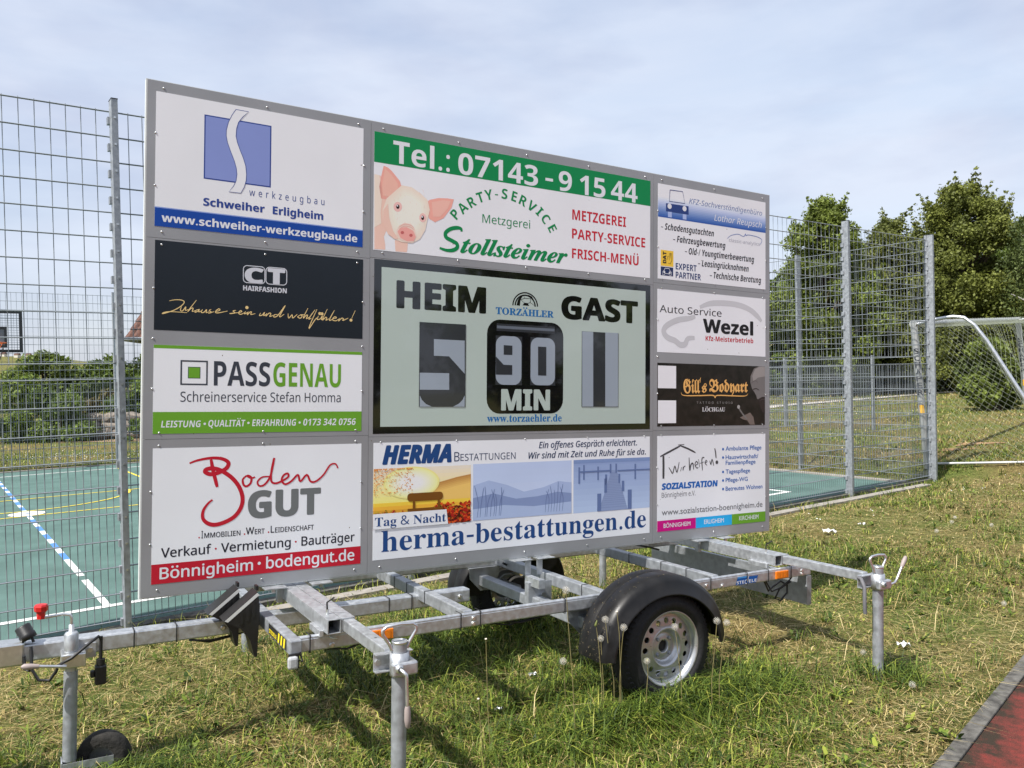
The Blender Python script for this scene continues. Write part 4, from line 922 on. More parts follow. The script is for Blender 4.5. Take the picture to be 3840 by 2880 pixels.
# ---- 8 car assessor
A = Art(U0, V0); a, b = ZG(110, 108), ZG(1038, 1027); A.sheet(a, b, white); it, nb2, vb = C(28, 30, 36), C(38, 58, 112), C(66, 98, 158)
vt, vb_ = ZG(110, 225)[1], ZG(110, 396)[1]
for i in range(12):
    t = ((i+.5)/12)**1.2; A.rect((a[0], vt+(vb_-vt)*i/12), (b[0], vt+(vb_-vt)*(i+1)/12), C(*[int(p+(q-p)*t) for p, q in zip((200, 206, 222), (38, 76, 148))]), 1)
A.stroke(ZG, [(213,166),(322,181),(341,284),(207,264),(213,166)], 6, nb2, 3, taper=0, smooth=1)
A.poly([ZG(*p) for p in ((178,280),(373,308),(373,380),(178,350))], nb2, 3)
for p in ((209, 307), (338, 328)): A.disc(ZG(*p), .018, wtxt, 4, 16)
for q in (((195,354),(228,358),(228,405),(195,400)), ((323,375),(355,380),(355,424),(323,419))): A.poly([ZG(*p) for p in q], C(150, 166, 205), 3)
A.text(ZG, 'sl', 'KFZ-Sachverständigenbüro', 378, 284, 1008, 46, C(96, 116, 160), yr=388); A.text(ZG, 'sl', 'Lothar Reupsch', 595, 430, 1005, 52, wtxt, yr=490)
for t, xl, xt, y, xr, c in (('Schadensgutachten', 135, 168, 508, 592, 55), ('Fahrzeugbewertung', 240, 272, 617, 692, 55), ('Old-/ Youngtimerbewertung', 342, 374, 722, 940, 55), ('Leasingrücknahmen', 455, 487, 826, 892, 54), ('Technische Beratung', 557, 590, 929, 1000, 54)):
    A.text(ZG, 'si', t, xt, y, xr, c, it); p = ZG(xl, y-26); A.rect(p, ZG(xl+18, y-18), it, 2)
A.rect(ZG(133, 682), ZG(242, 832), C(222, 176, 60), 1); A.rect(ZG(133, 826), ZG(240, 914), C(32, 46, 82), 1)
for ch, y in (('D', 785), ('A', 750), ('T', 715)): A.glyph(ZG, 'sb', ch, 180, y, 36, 90, it, off=.02)
A.stroke(ZG, [(192,770),(192,742),(206,740),(206,775)], 4, it, 2, smooth=1); A.stroke(ZG, [(206,745),(208,715),(217,712),(217,760),(220,712),(229,716),(228,775),(215,805),(195,800)], 4, it, 3, smooth=1)
A.stroke(ZG, [(150,900),(150,872),(162,862),(170,842),(206,846),(214,868),(224,878),(223,905),(208,903),(206,892),(168,888),(165,900),(150,900)], 5, wtxt, 2, smooth=1)
for p in ((164, 876), (210, 882)): A.disc(ZG(*p), .008, wtxt, 3, 8)
A.text(ZG, 'sb', 'EXPERT', 262, 851, 442, 54, C(40, 58, 100)); A.text(ZG, 'sb', 'PARTNER', 262, 925, 480, 54, C(40, 58, 100))
A.stroke(ZG, [(707,587),(740,560),(800,548),(830,562),(852,568),(866,545),(868,562),(890,555),(960,570),(1000,590),(1005,615),(988,640)], 5, vb, 2)
A.text(ZG, 'rm', 'classic-analytics', 722, 612, 988, 21, C(150, 154, 164), ref='x')
A.build('advert_panel', board, 'white panel with a blue gradient band, van drawing and italic list')
# ---- 9 garage
A = Art(U0, V0); A.sheet(ZG(105, 1020), ZG(1038, 1608), white); sg, kk = C(176, 178, 182), C(28, 28, 30)
A.stroke(ZG, [(470,1180),(560,1148),(680,1145),(800,1160),(900,1200),(965,1255),(1003,1302)], 50, sg, 1, taper=.45); A.stroke(ZG, [(430,1258),(380,1275),(280,1290),(185,1338),(158,1390),(190,1440),(255,1468),(300,1503),(342,1498),(368,1450),(425,1445)], 50, sg, 1.5, taper=.35)
A.text(ZG, 'rm', 'Auto Service', 123, 1221, 658, 62, kk); A.text(ZG, 'sb', 'Wezel', 497, 1395, 932, 114, kk, off=.015); A.text(ZG, 'sb', 'Kfz-Meisterbetrieb', 520, 1468, 932, 41, C(170, 36, 50))
A.build('advert_panel', board, 'white panel with a grey swoosh like a car outline')
# ---- 10 tattoo studio
A = Art(U0, V0); a, b = ZH(107, 47), ZH(1062, 600); tb = mat('print_dark_mottled', (.012, .009, .008), rough=.32, var=.8, scale=18); A.sheet(a, b, tb); gd_, gs, gk = C(206, 158, 92), C(180, 182, 186), C(122, 116, 114)
H_ = lambda pts: [ZH(*p) for p in pts]
A.rect(ZH(112, 72), ZH(273, 276), C(205, 206, 210), 1); A.rect(ZH(112, 382), ZH(273, 584), C(205, 206, 210), 1)
A.text(ZH, 'fr', 'Gill', 338, 315, 487, 125, gd_, off=.012, ref='G'); A.text(ZH, 'fr', 's', 500, 312, 545, 80, gd_, off=.012, ref='s'); A.text(ZH, 'fr', 'Bodyart', 568, 305, 910, 112, gd_, off=.012, ref='B'); A.stroke(ZH, [(490,180),(485,225)], 10, gd_, 2)
A.stroke(ZH, [(318,310),(340,338),(480,340),(600,338),(620,358),(640,338),(780,342),(885,343),(912,322)], 10, gd_, 2, taper=.8)
A.text(ZH, 'rm', 'TATTOO STUDIO', 457, 412, 775, 19, C(140, 138, 136), space=1.6); A.text(ZH, 'bf', 'LÖCHGAU', 505, 481, 708, 36, C(196, 196, 198))
A.poly(H_([(1062,82),(1015,78),(965,100),(935,165),(933,225),(948,280),(968,308),(985,340),(992,368),(1010,378),(1030,362),(1062,370)]), C(104, 101, 100), 1); A.poly(H_([(1062,85),(1015,84),(975,105),(950,165),(960,215),(1000,180),(1062,170)]), C(132, 128, 126), 2)
A.poly(H_([(1000,372),(1035,352),(1062,350),(1062,500),(1035,480),(1012,420)]), C(46, 40, 38), 2); A.stroke(ZH, [(955,285),(985,278),(1010,292)], 8, C(50, 44, 42), 3); A.stroke(ZH, [(1018,385),(1040,372),(1060,376)], 6, C(70, 60, 58), 4); A.stroke(ZH, [(940,230),(975,205),(1000,225)], 5, C(90, 84, 82), 3)
A.poly(H_([(840,535),(868,520),(900,505),(930,490),(960,530),(972,598),(930,598),(905,560),(870,552)]), C(104, 94, 88), 1); A.stroke(ZH, [(822,430),(838,462),(870,510),(905,550)], 15, C(104, 102, 100), 2, taper=.2); A.disc(ZH(828, 440), .014, C(150, 148, 146), 3, 8)
A.build('advert_panel', board, 'dark mottled panel with golden blackletter and a bald bearded man')
# ---- 11 care service
A = Art(U0, V0); a, b = ZH(107, 700), ZH(1066, 1456); A.sheet(a, b, white); ck, bl, gy2 = C(62, 62, 64), C(20, 88, 160), C(96, 98, 102)
vt = ZH(110, 1455)[1]; ux1, ux2 = ZH(448, 1480)[0], ZH(768, 1450)[0]
for x0, x1, c in ((a[0], ux1, (176, 10, 112)), (ux1, ux2, (36, 150, 204)), (ux2, b[0], (92, 142, 42))): A.rect((x0, vt), (x1, b[1]), C(*c), 1)
A.stroke(ZH, [(132,882),(220,835),(318,782)], 17, ck, 2, smooth=2); A.stroke(ZH, [(290,778),(345,774)], 9, ck, 2.5, smooth=1); A.stroke(ZH, [(310,784),(380,812),(445,846)], 15, ck, 3, smooth=2); A.stroke(ZH, [(160,876),(161,980),(160,1078)], 24, ck, 2, taper=.15)
for st_, w_ in (([(208,978),(225,1005),(242,1030),(262,965),(280,1022),(300,930)], 10), ([(322,975),(312,1012)], 8), ([(335,972),(334,1004),(340,975),(356,965)], 8), ([(388,890),(394,1005),(404,955),(422,942),(428,996)], 12), ([(440,962),(466,944),(452,924),(440,955),(458,984),(470,975)], 9), ([(472,905),(482,976)], 9), ([(524,890),(502,902),(507,1004)], 10), ([(484,942),(522,928)], 7), ([(530,940),(548,925),(538,915),(530,940),(548,960)], 8), ([(572,918),(582,952),(592,905),(608,962)], 10), ([(616,808),(624,850),(628,896)], 13)): A.stroke(ZH, st_, w_, ck, 3, taper=.4)
A.disc(ZH(635, 932), .013, ck, 3, 10)
A.text(ZH, 'sb', 'SOZIALSTATION', 145, 1176, 642, 53, bl, off=.025, shear=.08, yr=1145); A.text(ZH, 'rm', 'Bönnigheim e.V.', 145, 1248, 445, 44, gy2, yr=1232)
for t, y, xr, c in (('Ambulante Pflege', 829, 1030, 38), ('Hauswirtschaft/', 906, 1003, 37), ('Familienpflege', 955, 978, 36), ('Tagespflege', 1033, 930, 36), ('Pflege-WG', 1109, 910, 36), ('Betreutes Wohnen', 1186, 1040, 37)): A.text(ZH, 'gi', t, 713, y, xr, c, C(44, 92, 158), off=.014)
for y in (816, 890, 1018, 1094, 1170): A.disc(ZH(690, y), .0095, C(44, 92, 158), 2, 10)
A.text(ZH, 'gi', 'www.sozialstation-boennigheim.de', 145, 1405, 1040, 35, gy2, off=.006, ref='x', yr=1340)
for t, xl, y, xr in (('BÖNNIGHEIM', 162, 1516, 400), ('ERLIGHEIM', 522, 1481, 697), ('KIRCHHEIM', 833, 1449, 1005)): A.text(ZH, 'gi', t, xl, y, xr, 37, wtxt, off=.012)
A.build('advert_panel', board, 'white panel with a hand drawn house and three coloured boxes along the bottom')
# ---- 6 the score display: a glossy pane with paper-like number cards behind windows
gls = dict(spec=.6, coat=.55)
dblk = mat('display_black', (.006, .006, .007), rough=.05, **gls); pale = mat('display_pale_green', prn(160, 174, 168, 1.3), rough=.22, var=.02, scale=2, spec=.5, coat=.4)
card_d = mat('card_dark', (.034, .038, .045), rough=.12, coat=.5); card_l = mat('card_light', prn(140, 151, 163, 1.2), rough=.2, coat=.5); dbl = C(22, 92, 146)
A = Art(U0, V0); a, b = ZE(48, 20), ZE(2125, 1305); A.sheet(a, b, dblk); c0, c1 = ZE(103, 82), ZE(2090, 1262)
A.rect(c0, c1, pale, 1)
A.text(ZE, 'sb', 'HEIM', 213, 384, 890, 196, dblk, off=.022, yr=430); A.text(ZE, 'sb', 'GAST', 1457, 467, 2035, 166, dblk, off=.02, yr=500)
A.text(ZE, 'bf', 'TORZÄHLER', 963, 436, 1400, 50, dbl, off=.012, yr=460); A.text(ZE, 'bf', 'www.torzaehler.de', 897, 1252, 1460, 38, dbl, off=.006, ref='x')
bx, by = 1185, 377
ring = lambda r0, r1, l: A.poly([ZE(bx+r1*math.cos(t), by-r1*1.08*math.sin(t)+(math.cos(t)*5)) for t in np.linspace(0, PI, 25)] + [ZE(bx+r0*math.cos(t), by-r0*1.08*math.sin(t)+(math.cos(t)*5)) for t in np.linspace(PI, 0, 25)], dblk, l)
ring(88, 97, 2); ring(70, 80, 2)
A.poly([ZE(*p) for p in ((1128,335),(1150,300),(1172,292),(1150,330),(1145,375),(1120,372))], dblk, 2); A.poly([ZE(*p) for p in ((1205,290),(1235,305),(1250,330),(1228,322))], dblk, 2); A.poly([ZE(*p) for p in ((1165,372),(1178,352),(1205,355),(1215,376))], dblk, 2)
for q in ([(1150,330),(1180,318),(1228,322)], [(1180,318),(1172,292)], [(1228,322),(1222,350),(1205,358)], [(1150,330),(1178,352)], [(1222,350),(1252,372)]): A.stroke(ZE, q, 4, dblk, 3, smooth=1)
A.rrect(ZE(898, 473), ZE(1470, 1187), .085, dblk, 2)
A.rect(ZE(970, 508), ZE(1408, 588), card_d, 3); A.rect(ZE(972, 545), ZE(1406, 549), C(88, 96, 106), 4)
A.text(ZE, 'sb', 'MIN', 1003, 1160, 1372, 152, pale, off=.02, lay=3)
A.build('score_display', board, 'glossy black framed pane showing home 5, guest 1 and minute 90'); SD = board.children[-1]
def number(nm, pts_rect, lights, darks=(), round_rect=None):
    A = Art(U0, V0, .0016); p, q = ZE(*pts_rect[0]), ZE(*pts_rect[1]); A.sheet(p, q, card_d, .0007)
    if round_rect: A.rrect(ZE(*round_rect[0]), ZE(*round_rect[1]), .05, card_l, 1)
    for l in lights: A.poly([ZE(*x) for x in l], card_l, 2)
    for l in darks: A.poly([ZE(*x) for x in l], card_d, 3)
    return A
A = number('n', ((388, 497), (733, 1137)), [[(496,627),(728,638),(728,888),(610,757),(496,752)], [(389,880),(611,884),(611,1009),(389,1008)], [(389,1050),(405,1085),(435,1115),(480,1136),(389,1136)], [(728,1050),(712,1085),(682,1115),(640,1136),(728,1136)]])
A.mb.build('score_number', SD, 'dark figure 5 of the home score')
A = number('n', ((1612, 567), (1885, 1137)), [[(1614,569),(1697,573),(1697,1135),(1614,1135)], [(1788,577),(1884,581),(1884,1135),(1788,1135)]]); A.mb.build('score_number', SD, 'dark figure 1 of the guest score')
A = number('n', ((963, 599), (1160, 975)), [], [[(1022,672),(1087,676),(1087,746),(1022,744)], [(963,757),(1022,820),(1086,823),(1086,896),(963,894)]], ((964, 600), (1155, 973))); A.mb.build('minute_number', SD, 'light figure 9')
A = number('n', ((1225, 611), (1411, 978)), [], [[(1281,683),(1343,686),(1343,902),(1281,900)]], ((1226, 613), (1408, 976))); A.mb.build('minute_number', SD, 'light figure 0')

# lettering on the goalposts, reading downwards
for gp, l in zip(GOALPOSTS, (0, GL)):
    a, b = gl(GP(l, 0, 2.5)), gl(GP(l, 0, 0)); dn = (b-a).normalized(); f = (Vector((0, 0, CAM_Z))-(G0+a)); f = (f-dn*f.dot(dn)).normalized(); sd = f.cross(dn)
    mb = MB(); lr = f.cross(Vector((0, 0, 1))).normalized()*-1
    for j, ch in enumerate('SCHÄPER'):         # letters stacked one below the other
        vs, fs = glyph_mesh(ch, 'gi'); x0, x1 = min(v[0] for v in vs), max(v[0] for v in vs); y1 = max(v[1] for v in vs); d0 = .58+.118*j
        for ox in (-.003, .003): mb.add([a+dn*(d0-y/y1*.092)+lr*((x-x0)/(x1-x0)-.5)*.082+lr*ox+f*(.0605+.0002*(ox > 0)) for x, y in vs], fs, gtx)
    mb.build('lettering', gp)
    mb = MB(); mb.add([a+dn*d+sd*q+f*.0605 for d, q in ((1.46, -.035), (1.60, -.035), (1.60, .035), (1.46, .035))], [(0, 1, 2, 3)], gst); mb.build('sticker', gp)

# ================================================================== TRAILER
TU, TV = 2.42, -.65                            # root: on the ground under the axle
trailer = empty('trailer', frame_at(TU, TV, 0), 'low galvanised single-axle trailer carrying the scoreboard, parked on the grass', 'trailer')
T = lambda u, v, w: Vector((u-TU, -w, v-TV))
def tb(mb, u0, u1, v0, v1, w0, w1, m=None, bev=.004): mb.box(T(u0, v0, w1), T(u1, v1, w0), m or galv, bev)
def part(name, fn, parent=trailer, label=None):
    mb = MB(); fn(mb); return mb.build(name, parent, label)
for w0, w1, sg in ((.575, .63, 1), (-.63, -.575, -1)):
    def f(mb):
        tb(mb, .535, 3.785, -.165, -.105, w0, w1, galv, .007); wo = w1 if sg > 0 else w0
        mb.tube([T(.56, -.106, wo-sg*.012), T(3.76, -.106, wo-sg*.012)], .011, galv, 10)
    part('side_beam', f)
part('tongue', lambda mb: (tb(mb, -.62, 1.685, -.208, -.135, -.04, .04, galv, .008), tb(mb, 1.6845, 1.6865, -.2, -.143, -.032, .032, black_plastic, 0)))
part('coupling', lambda mb: (tb(mb, -1.05, -.452, -.222, -.122, -.047, .047, zinc, .01), mb.lathe([(.03, 0), (.062, .02), (.066, .08), (.03, .12)], T(-1.1, -.19, 0), (0, 0, 1), zinc, 20), mb.tube([T(-.98, -.10, 0), T(-.82, -.055, 0), T(-.68, -.07, 0)], .014, zinc, 8)))
for u, w0, w1 in ((.51, -.575, .66), (1.37, -.574, .574), (2.19, -.574, .574), (3.0, -.574, .574)):
    part('cross_beam', lambda mb: tb(mb, u, u+.05, -.163, -.1, w0, w1, galv_dull, .005))
sy, sk = mat('sticker_yellow', prn(220, 190, 40), rough=.4), mat('sticker_black', (.02, .02, .02), rough=.4)
def f(mb):                                     # sticker strip on the front cross beam
    tb(mb, .5085, .5098, -.155, -.108, .30, .60, sk, 0)
    for i in range(3): mb.add([T(.508, -.153, .46+.045*i+d) for d in (.0, .022)]+[T(.508, -.110, .46+.045*i+d+.012) for d in (.022, .0)], [(0, 1, 2, 3)], sy)
    vs, fs = glyph_mesh('STEDELE', 'sb'); x1 = max(v[0] for v in vs); mb.add([T(.5078, -.148+y*.04, .31+x/x1*.13) for x, y in vs], fs, sy)
part('sticker', f)
part('rear_panel', lambda mb: (tb(mb, 3.745, 3.748, -.345, -.168, -.85, .632, galv_dull, 0), tb(mb, 3.748, 3.785, -.35, -.168, .629, .632, galv_dull, 0), tb(mb, 3.748, 3.785, -.172, -.169, -.85, .628, galv_dull, 0), tb(mb, 3.748, 3.785, -.348, -.345, -.85, .628, galv_dull, 0)))
part('axle', lambda mb: tb(mb, 2.058, 2.122, -.278, -.214, -.60, .60, galv_dull, .006))
for sg in (-1, 1):                             # bracket plate and swing arm at each end of the axle
    def f(mb):
        pf = [(1.99, -.166), (2.21, -.166), (2.205, -.225), (2.135, -.312), (2.07, -.312), (1.995, -.235)]
        mb.prism(pf, sg*.552, sg*.557, galv_dull, lambda x, y, z: T(x, y, z)); mb.box(T(1.99, -.172, sg*.557), T(2.21, -.166, sg*.61), galv_dull)
        mb.lathe([(.03, 0), (.03, .012), (.02, .016), (.0005, .016)], T(2.09, -.246, sg*.557), (0, -sg, 0), galv, 6, smooth=False)
    part('axle_bracket', f)
    part('swing_arm', lambda mb: (mb.tube([T(2.09, -.246, sg*.605), T(2.09, -.246, sg*.64), T(2.42, -.36, sg*.655)], [.036, .036, .028], galv_dull, 12), mb.lathe([(.0005, .0), (.07, .0), (.085, .012), (.085, .05), (.0005, .06)], T(2.42, -.36, sg*.655), (0, -sg, 0), mat('dark_drum_disc', (.03, .028, .026), rough=.8, metal=.3), 32)))  # dark drum disc added so the rim's inner side reads as shaded
part('axle_hanger', lambda mb: (tb(mb, 2.03, 2.07, -.25, -.13, .06, .10, galv_dull, .002), tb(mb, 2.07, 2.19, -.245, -.128, .097, .10, galv_dull, .001), mb.lathe([(.02, 0), (.02, .01), (.0005, .01)], T(2.13, -.21, .10), (0, -1, 0), zinc, 6, smooth=False)))
# wheels
rim_m = mat('rim_silver', (.50, .51, .52), rough=.34, metal=.7, var=.1, scale=16, rvar=.08)
tread = mat('tyre_tread', (.015, .015, .016), rough=.85, var=.3, scale=30, bump=.6, bscale=45)
WC, WV = 2.42, -.36
def wheel(sg):
    wx = lambda w: sg*w
    r = MB(); ax = (0, -sg, 0); c = T(WC, WV, sg*.79)
    r.lathe([(.185, -.07), (.192, -.078), (.225, -.084), (.255, -.078), (.276, -.066), (.284, -.05)], c, ax, rubber, 64)
    r.lathe([(.284, -.05), (.289, -.02), (.290, 0), (.289, .02), (.284, .05)], c, ax, tread, 64)
    r.lathe([(.284, .05), (.276, .066), (.255, .078), (.243, .081), (.242, .083), (.225, .084), (.210, .083), (.209, .0815), (.192, .078), (.185, .07)], c, ax, rubber, 64)
    for k in range(60):                        # tread blocks on the shoulders
        a = 2*PI*k/60
        for s2 in (-1, 1):
            p = c + Vector((math.cos(a)*.284, -sg*s2*.056, math.sin(a)*.284)); r.tube([p, p+Vector((math.cos(a)*-.012, -sg*s2*.014, math.sin(a)*-.012))], .006, tread, 4)
    w = r.build('wheel', trailer)
    r = MB()                                   # steel rim: flange, barrel, dish with a ring of holes, hub
    r.lathe([(.178, .066), (.186, .076), (.193, .079), (.196, .076), (.194, .070), (.186, .067), (.181, .058), (.178, .048), (.176, .042), (.1718, .0401)], c, ax, rim_m, 72)
    r.lathe([(.178, -.066), (.176, -.02), (.172, .0)], c, ax, rim_m, 48)
    a_ = Vector((1, 0, 0)); b_ = Vector((0, 0, 1)); axv = Vector(ax)
    hole = lambda k: [(.139*math.cos(2*PI*k/16)+.0155*math.cos(t), .139*math.sin(2*PI*k/16)+.0155*math.sin(t)) for t in np.linspace(0, 2*PI, 15)[:-1]]
    outer = [(.172*math.cos(t), .172*math.sin(t)) for t in np.linspace(0, 2*PI, 73)[:-1]]; inner = [(.104*math.cos(t), .104*math.sin(t)) for t in np.linspace(0, 2*PI, 61)[:-1]]
    loops = [[Vector((x, y, 0)) for x, y in l] for l in [outer, inner]+[hole(k) for k in range(16)]]; fl = [p for l in loops for p in l]
    dep = lambda x, y: .040+.010*((.172-math.hypot(x, y))/.068)
    r.add([c+a_*p.x+b_*p.y+axv*dep(p.x, p.y) for p in fl], [tuple(t) for t in tessellate_polygon(loops)], rim_m)
    for k in range(16):
        h = hole(k); n = len(h); vs = [c+a_*x+b_*y+axv*dep(x, y) for x, y in h]+[c+a_*x+b_*y+axv*(dep(x, y)-.006) for x, y in h]; r.add(vs, [(i, (i+1) % n, n+(i+1) % n, n+i) for i in range(n)], rim_m, True)
    r.lathe([(.104, .050), (.100, .0525), (.094, .051), (.087, .040), (.081, .026), (.074, .019), (.068, .018), (.062, .022), (.045, .023), (.036, .025), (.033, .024), (.033, .0)], c, ax, rim_m, 60)
    r.build('rim', w)
    h = MB(); h.lathe([(.031, .0), (.030, .006), (.012, .008), (.0005, .009)], c, ax, mat('hub_dark', (.03, .028, .025), rough=.7, metal=.3), 24)
    for k in range(4):
        a = PI/4+PI/2*k; p = c+a_*.055*math.cos(a)+b_*.055*math.sin(a); h.lathe([(.011, .021), (.011, .030), (.008, .034), (.0005, .034)], p, ax, galv_dull, 6, smooth=False)
    h.build('hub', w)
    g = MB()                                   # mudguard: crown, rounded shoulder, skirt that hangs lower over the wheel's top
    prof = [(.50, .70), (.58, .66), (.86, .648), (.91, .641), (.935, .64), (.96, .655), (.985, .672), (1.0, .70), (1.0, .752), (.994, .756), (1.0, .760), (1.0, .83), (.98, .862), (.945, .882), (.86, .893)]  # first points: inner wall added, its black standing for shade round the far wheel
    gc, ga, gb = 2.395, .420, .380; n = 40; vs = []; a0, a1 = math.radians(181), math.radians(-1)
    for i in range(n+1):
        t = a0+(a1-a0)*i/n; top = math.sin(max(0, min(PI, t)))
        for f_, w_ in prof:
            k = f_ if (f_ > .96 or w_ < .75) else f_ - (.09*top if f_ < .93 else .03*top)
            vs.append(T(gc+ga*k*math.cos(t), WV+gb*k*math.sin(t), sg*w_))
        k = .86-.09*top; vs.append(T(gc+ga*(k-.012)*math.cos(t), WV+gb*(k-.012)*math.sin(t), sg*.902)); vs.append(T(gc+ga*(k-.028)*math.cos(t), WV+gb*(k-.028)*math.sin(t), sg*.898)); vs.append(T(gc+ga*(k-.02)*math.cos(t), WV+gb*(k-.02)*math.sin(t), sg*.885))
    m_ = len(prof)+3; g.add(vs, [(i*m_+j, i*m_+j+1, (i+1)*m_+j+1, (i+1)*m_+j) for i in range(n) for j in range(m_-1)], mat('mudguard_plastic', (.0085, .0082, .0082), rough=.42, var=.35, scale=14, bump=.03, bscale=150, rvar=.1, spec=.32), True)
    gg = g.build('mudguard', trailer)
    if sg > 0:                                 # dry grass clippings stuck on the guard
        R = random.Random(4); q = MB(); cm = mat('clippings', (.30, .24, .14), rough=.9)
        for i in range(170):
            t = math.radians(R.choice([R.uniform(90, 180), R.uniform(145, 180), R.uniform(20, 180)])); wv = R.uniform(.655, .86); k = 1.004; p = T(gc+ga*k*math.cos(t), WV+gb*k*math.sin(t), wv)
            d = Vector((R.uniform(-1, 1)*math.sin(t), R.uniform(-1, 1), -R.uniform(-1, 1)*math.cos(t))).normalized()*R.uniform(.001, .005); q.tube([p-d, p+d], R.uniform(.0004, .0008), cm, 3, cap=False)
        q.build('clippings', gg)['kind'] = 'stuff'
    s = MB(); s.box(T(WC-.08, -.02, sg*.655), T(WC-.04, -.13, sg*.632), galv_dull); s.box(T(WC+.04, -.02, sg*.655), T(WC+.08, -.13, sg*.632), galv_dull); s.build('guard_bracket', gg)
wheel(1); wheel(-1)
# outriggers: paired square tubes across the frame, sliding arm, clamp, prop leg
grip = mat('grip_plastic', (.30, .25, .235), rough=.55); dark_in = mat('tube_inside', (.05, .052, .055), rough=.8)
def outrigger(u, wend, near, arm_w, lever, label):
    s = 1 if near else -1; W_ = lambda w: s*w
    def tubes(mb):
        for a, hollow in ((u, True), (u+.062, False)):
            t = .004; w0, w1 = .0005, arm_w
            for q in ((a, a+.059, -.083, -.083+t), (a, a+.059, -.021-t, -.021), (a, a+t, -.083+t, -.021-t), (a+.059-t, a+.059, -.083+t, -.021-t)): tb(mb, q[0], q[1], q[2], q[3], W_(w0), W_(w1), galv, .0012)
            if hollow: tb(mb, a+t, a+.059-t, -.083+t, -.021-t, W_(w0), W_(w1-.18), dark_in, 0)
        tb(mb, u-.02, u-.0005, -.1035, -.075, W_(arm_w-.20), W_(arm_w-.05), galv, .002)
    part('carrier_tube', tubes)
    a0 = u+.068
    part('sliding_arm', lambda mb: (tb(mb, a0, a0+.048, -.076, -.026, W_(.0), W_(wend-.045), galv, .004), mb.lathe([(.006, 0), (.0003, .001)], T(a0+.024, -.0258, W_(wend-.2)), (0, 0, 1), dark_in, 10)))
    part('locking_pin', lambda mb: (mb.tube([T(u+.03, -.0, W_(arm_w-.10)), T(u+.03, -.095, W_(arm_w-.10))], .007, zinc, 8), mb.tube([T(u+.03, -.01, W_(arm_w-.1)), T(u+.028, .03, W_(arm_w-.10)), T(u+.05, .055, W_(arm_w-.07))], .004, cable_m, 6), mb.tube([T(u+.03, -.095, W_(arm_w-.1)), T(u+.034, -.115, W_(arm_w-.06)), T(u+.06, -.12, W_(arm_w-.05))], .003, zinc, 6)))
    pu_, pw = a0+.03, W_(wend+.03); gz = float(terrain(*(BO+E1*pu_+E3*pw)[:2])); vb = (gz-.05-BO[2]-E1[2]*pu_-E3[2]*pw)/E2[2]
    leg = part('prop_leg', lambda mb: (mb.tube([T(pu_, vb, pw), T(pu_, .018, pw)], .0285, galv_dull, 24), mb.lathe([(.0287, .0), (.030, .004), (.030, .010), (.026, .0105), (.025, .004), (.0005, .003)], T(pu_, .012, pw), (0, 0, 1), zinc, 24), mb.lathe([(.028, 0), (.05, .0), (.055, .01), (.028, .015)], T(pu_, vb+.03, pw), (0, 0, 1), galv_dull, 20)), trailer, label)
    part('handle', lambda mb: mb.tube([T(pu_-.03, -.01, pw), T(pu_-.040, .012, pw), T(pu_-.066, .05, pw), T(pu_-.068, .066, pw), T(pu_-.052, .078, pw), T(pu_, .082, pw), T(pu_+.052, .078, pw), T(pu_+.068, .066, pw), T(pu_+.066, .05, pw), T(pu_+.040, .012, pw), T(pu_+.03, -.01, pw)], .0068, alu, 10), leg)
    def clamp(mb):
        w_ = wend-.045
        tb(mb, a0-.045, a0+.105, -.105, -.035, W_(w_), W_(w_+.005), galv, .0015); tb(mb, a0-.045, a0+.105, -.04, -.035, W_(w_+.005), W_(w_+.03), galv, .001); tb(mb, a0-.045, a0+.105, -.105, -.10, W_(w_+.005), W_(w_+.03), galv, .001)
        for k in (-.03, .09): mb.lathe([(.012, 0), (.012, .008), (.0003, .008)], T(a0+k, -.07, W_(w_+.005)), (0, -s, 0), zinc, 6, smooth=False)
        mb.lathe([(.0345, 0), (.036, .0), (.036, .085), (.0295, .085)], T(pu_, -.105, pw), (0, 0, 1), galv, 24)
        tb(mb, pu_-.042, pu_+.058, -.10, -.05, W_(wend+.045), W_(wend+.075), galv, .008); tb(mb, pu_+.036, pu_+.058, -.098, -.052, W_(wend-.02), W_(wend+.05), galv, .004)
        mb.lathe([(.016, 0), (.016, .012), (.010, .016)], T(pu_-.02, -.068, W_(wend+.075)), (0, -s, 0), zinc, 16)
    part('clamp', clamp)
    return pu_, pw
lv = alu
pu1, pw1 = outrigger(.657, 1.22, True, .70, 0, 'prop leg with its lever hanging straight down')
def lever(pts, a, b): return part('clamp_lever', lambda mb: (mb.tube(pts, .0068, alu, 10), mb.tube([a, a.lerp(b, .15), a.lerp(b, .6), a.lerp(b, .92), b], [.0085, .0115, .0125, .009, .003], grip, 12)))
x, w = pu1-.018, 1.31; lever([T(x, -.068, w-.01), T(x, -.069, w+.02), T(x+.01, -.08, w+.026), T(x+.012, -.10, w+.026), T(x+.015, -.205, w+.026)], T(x+.015, -.195, w+.026), T(x+.017, -.275, w+.026))
pu2, pw2 = outrigger(3.475, 1.22, True, .62, 0, 'prop leg with its lever swung up to the right')
x, w = pu2+.03, 1.28; lever([T(x, -.075, w), T(x+.04, -.08, w), T(x+.075, -.075, w), T(x+.095, -.055, w), T(x+.14, .01, w)], T(x+.135, .003, w), T(x+.175, .062, w))
part('strap', lambda mb: mb.tube([T(pu2-.07, -.05, 1.18), T(pu2-.10, -.045, 1.22), T(pu2-.115, -.08, 1.25), T(pu2-.112, -.2, 1.25), T(pu2-.108, -.225, 1.25)], .010, mat('strap_grey', (.12, .12, .13), rough=.7), 8))
outrigger(.657, 1.22, False, .70, 0, 'prop leg on the far side'); outrigger(3.475, 1.22, False, .62, 0, 'prop leg on the far side at the rear')
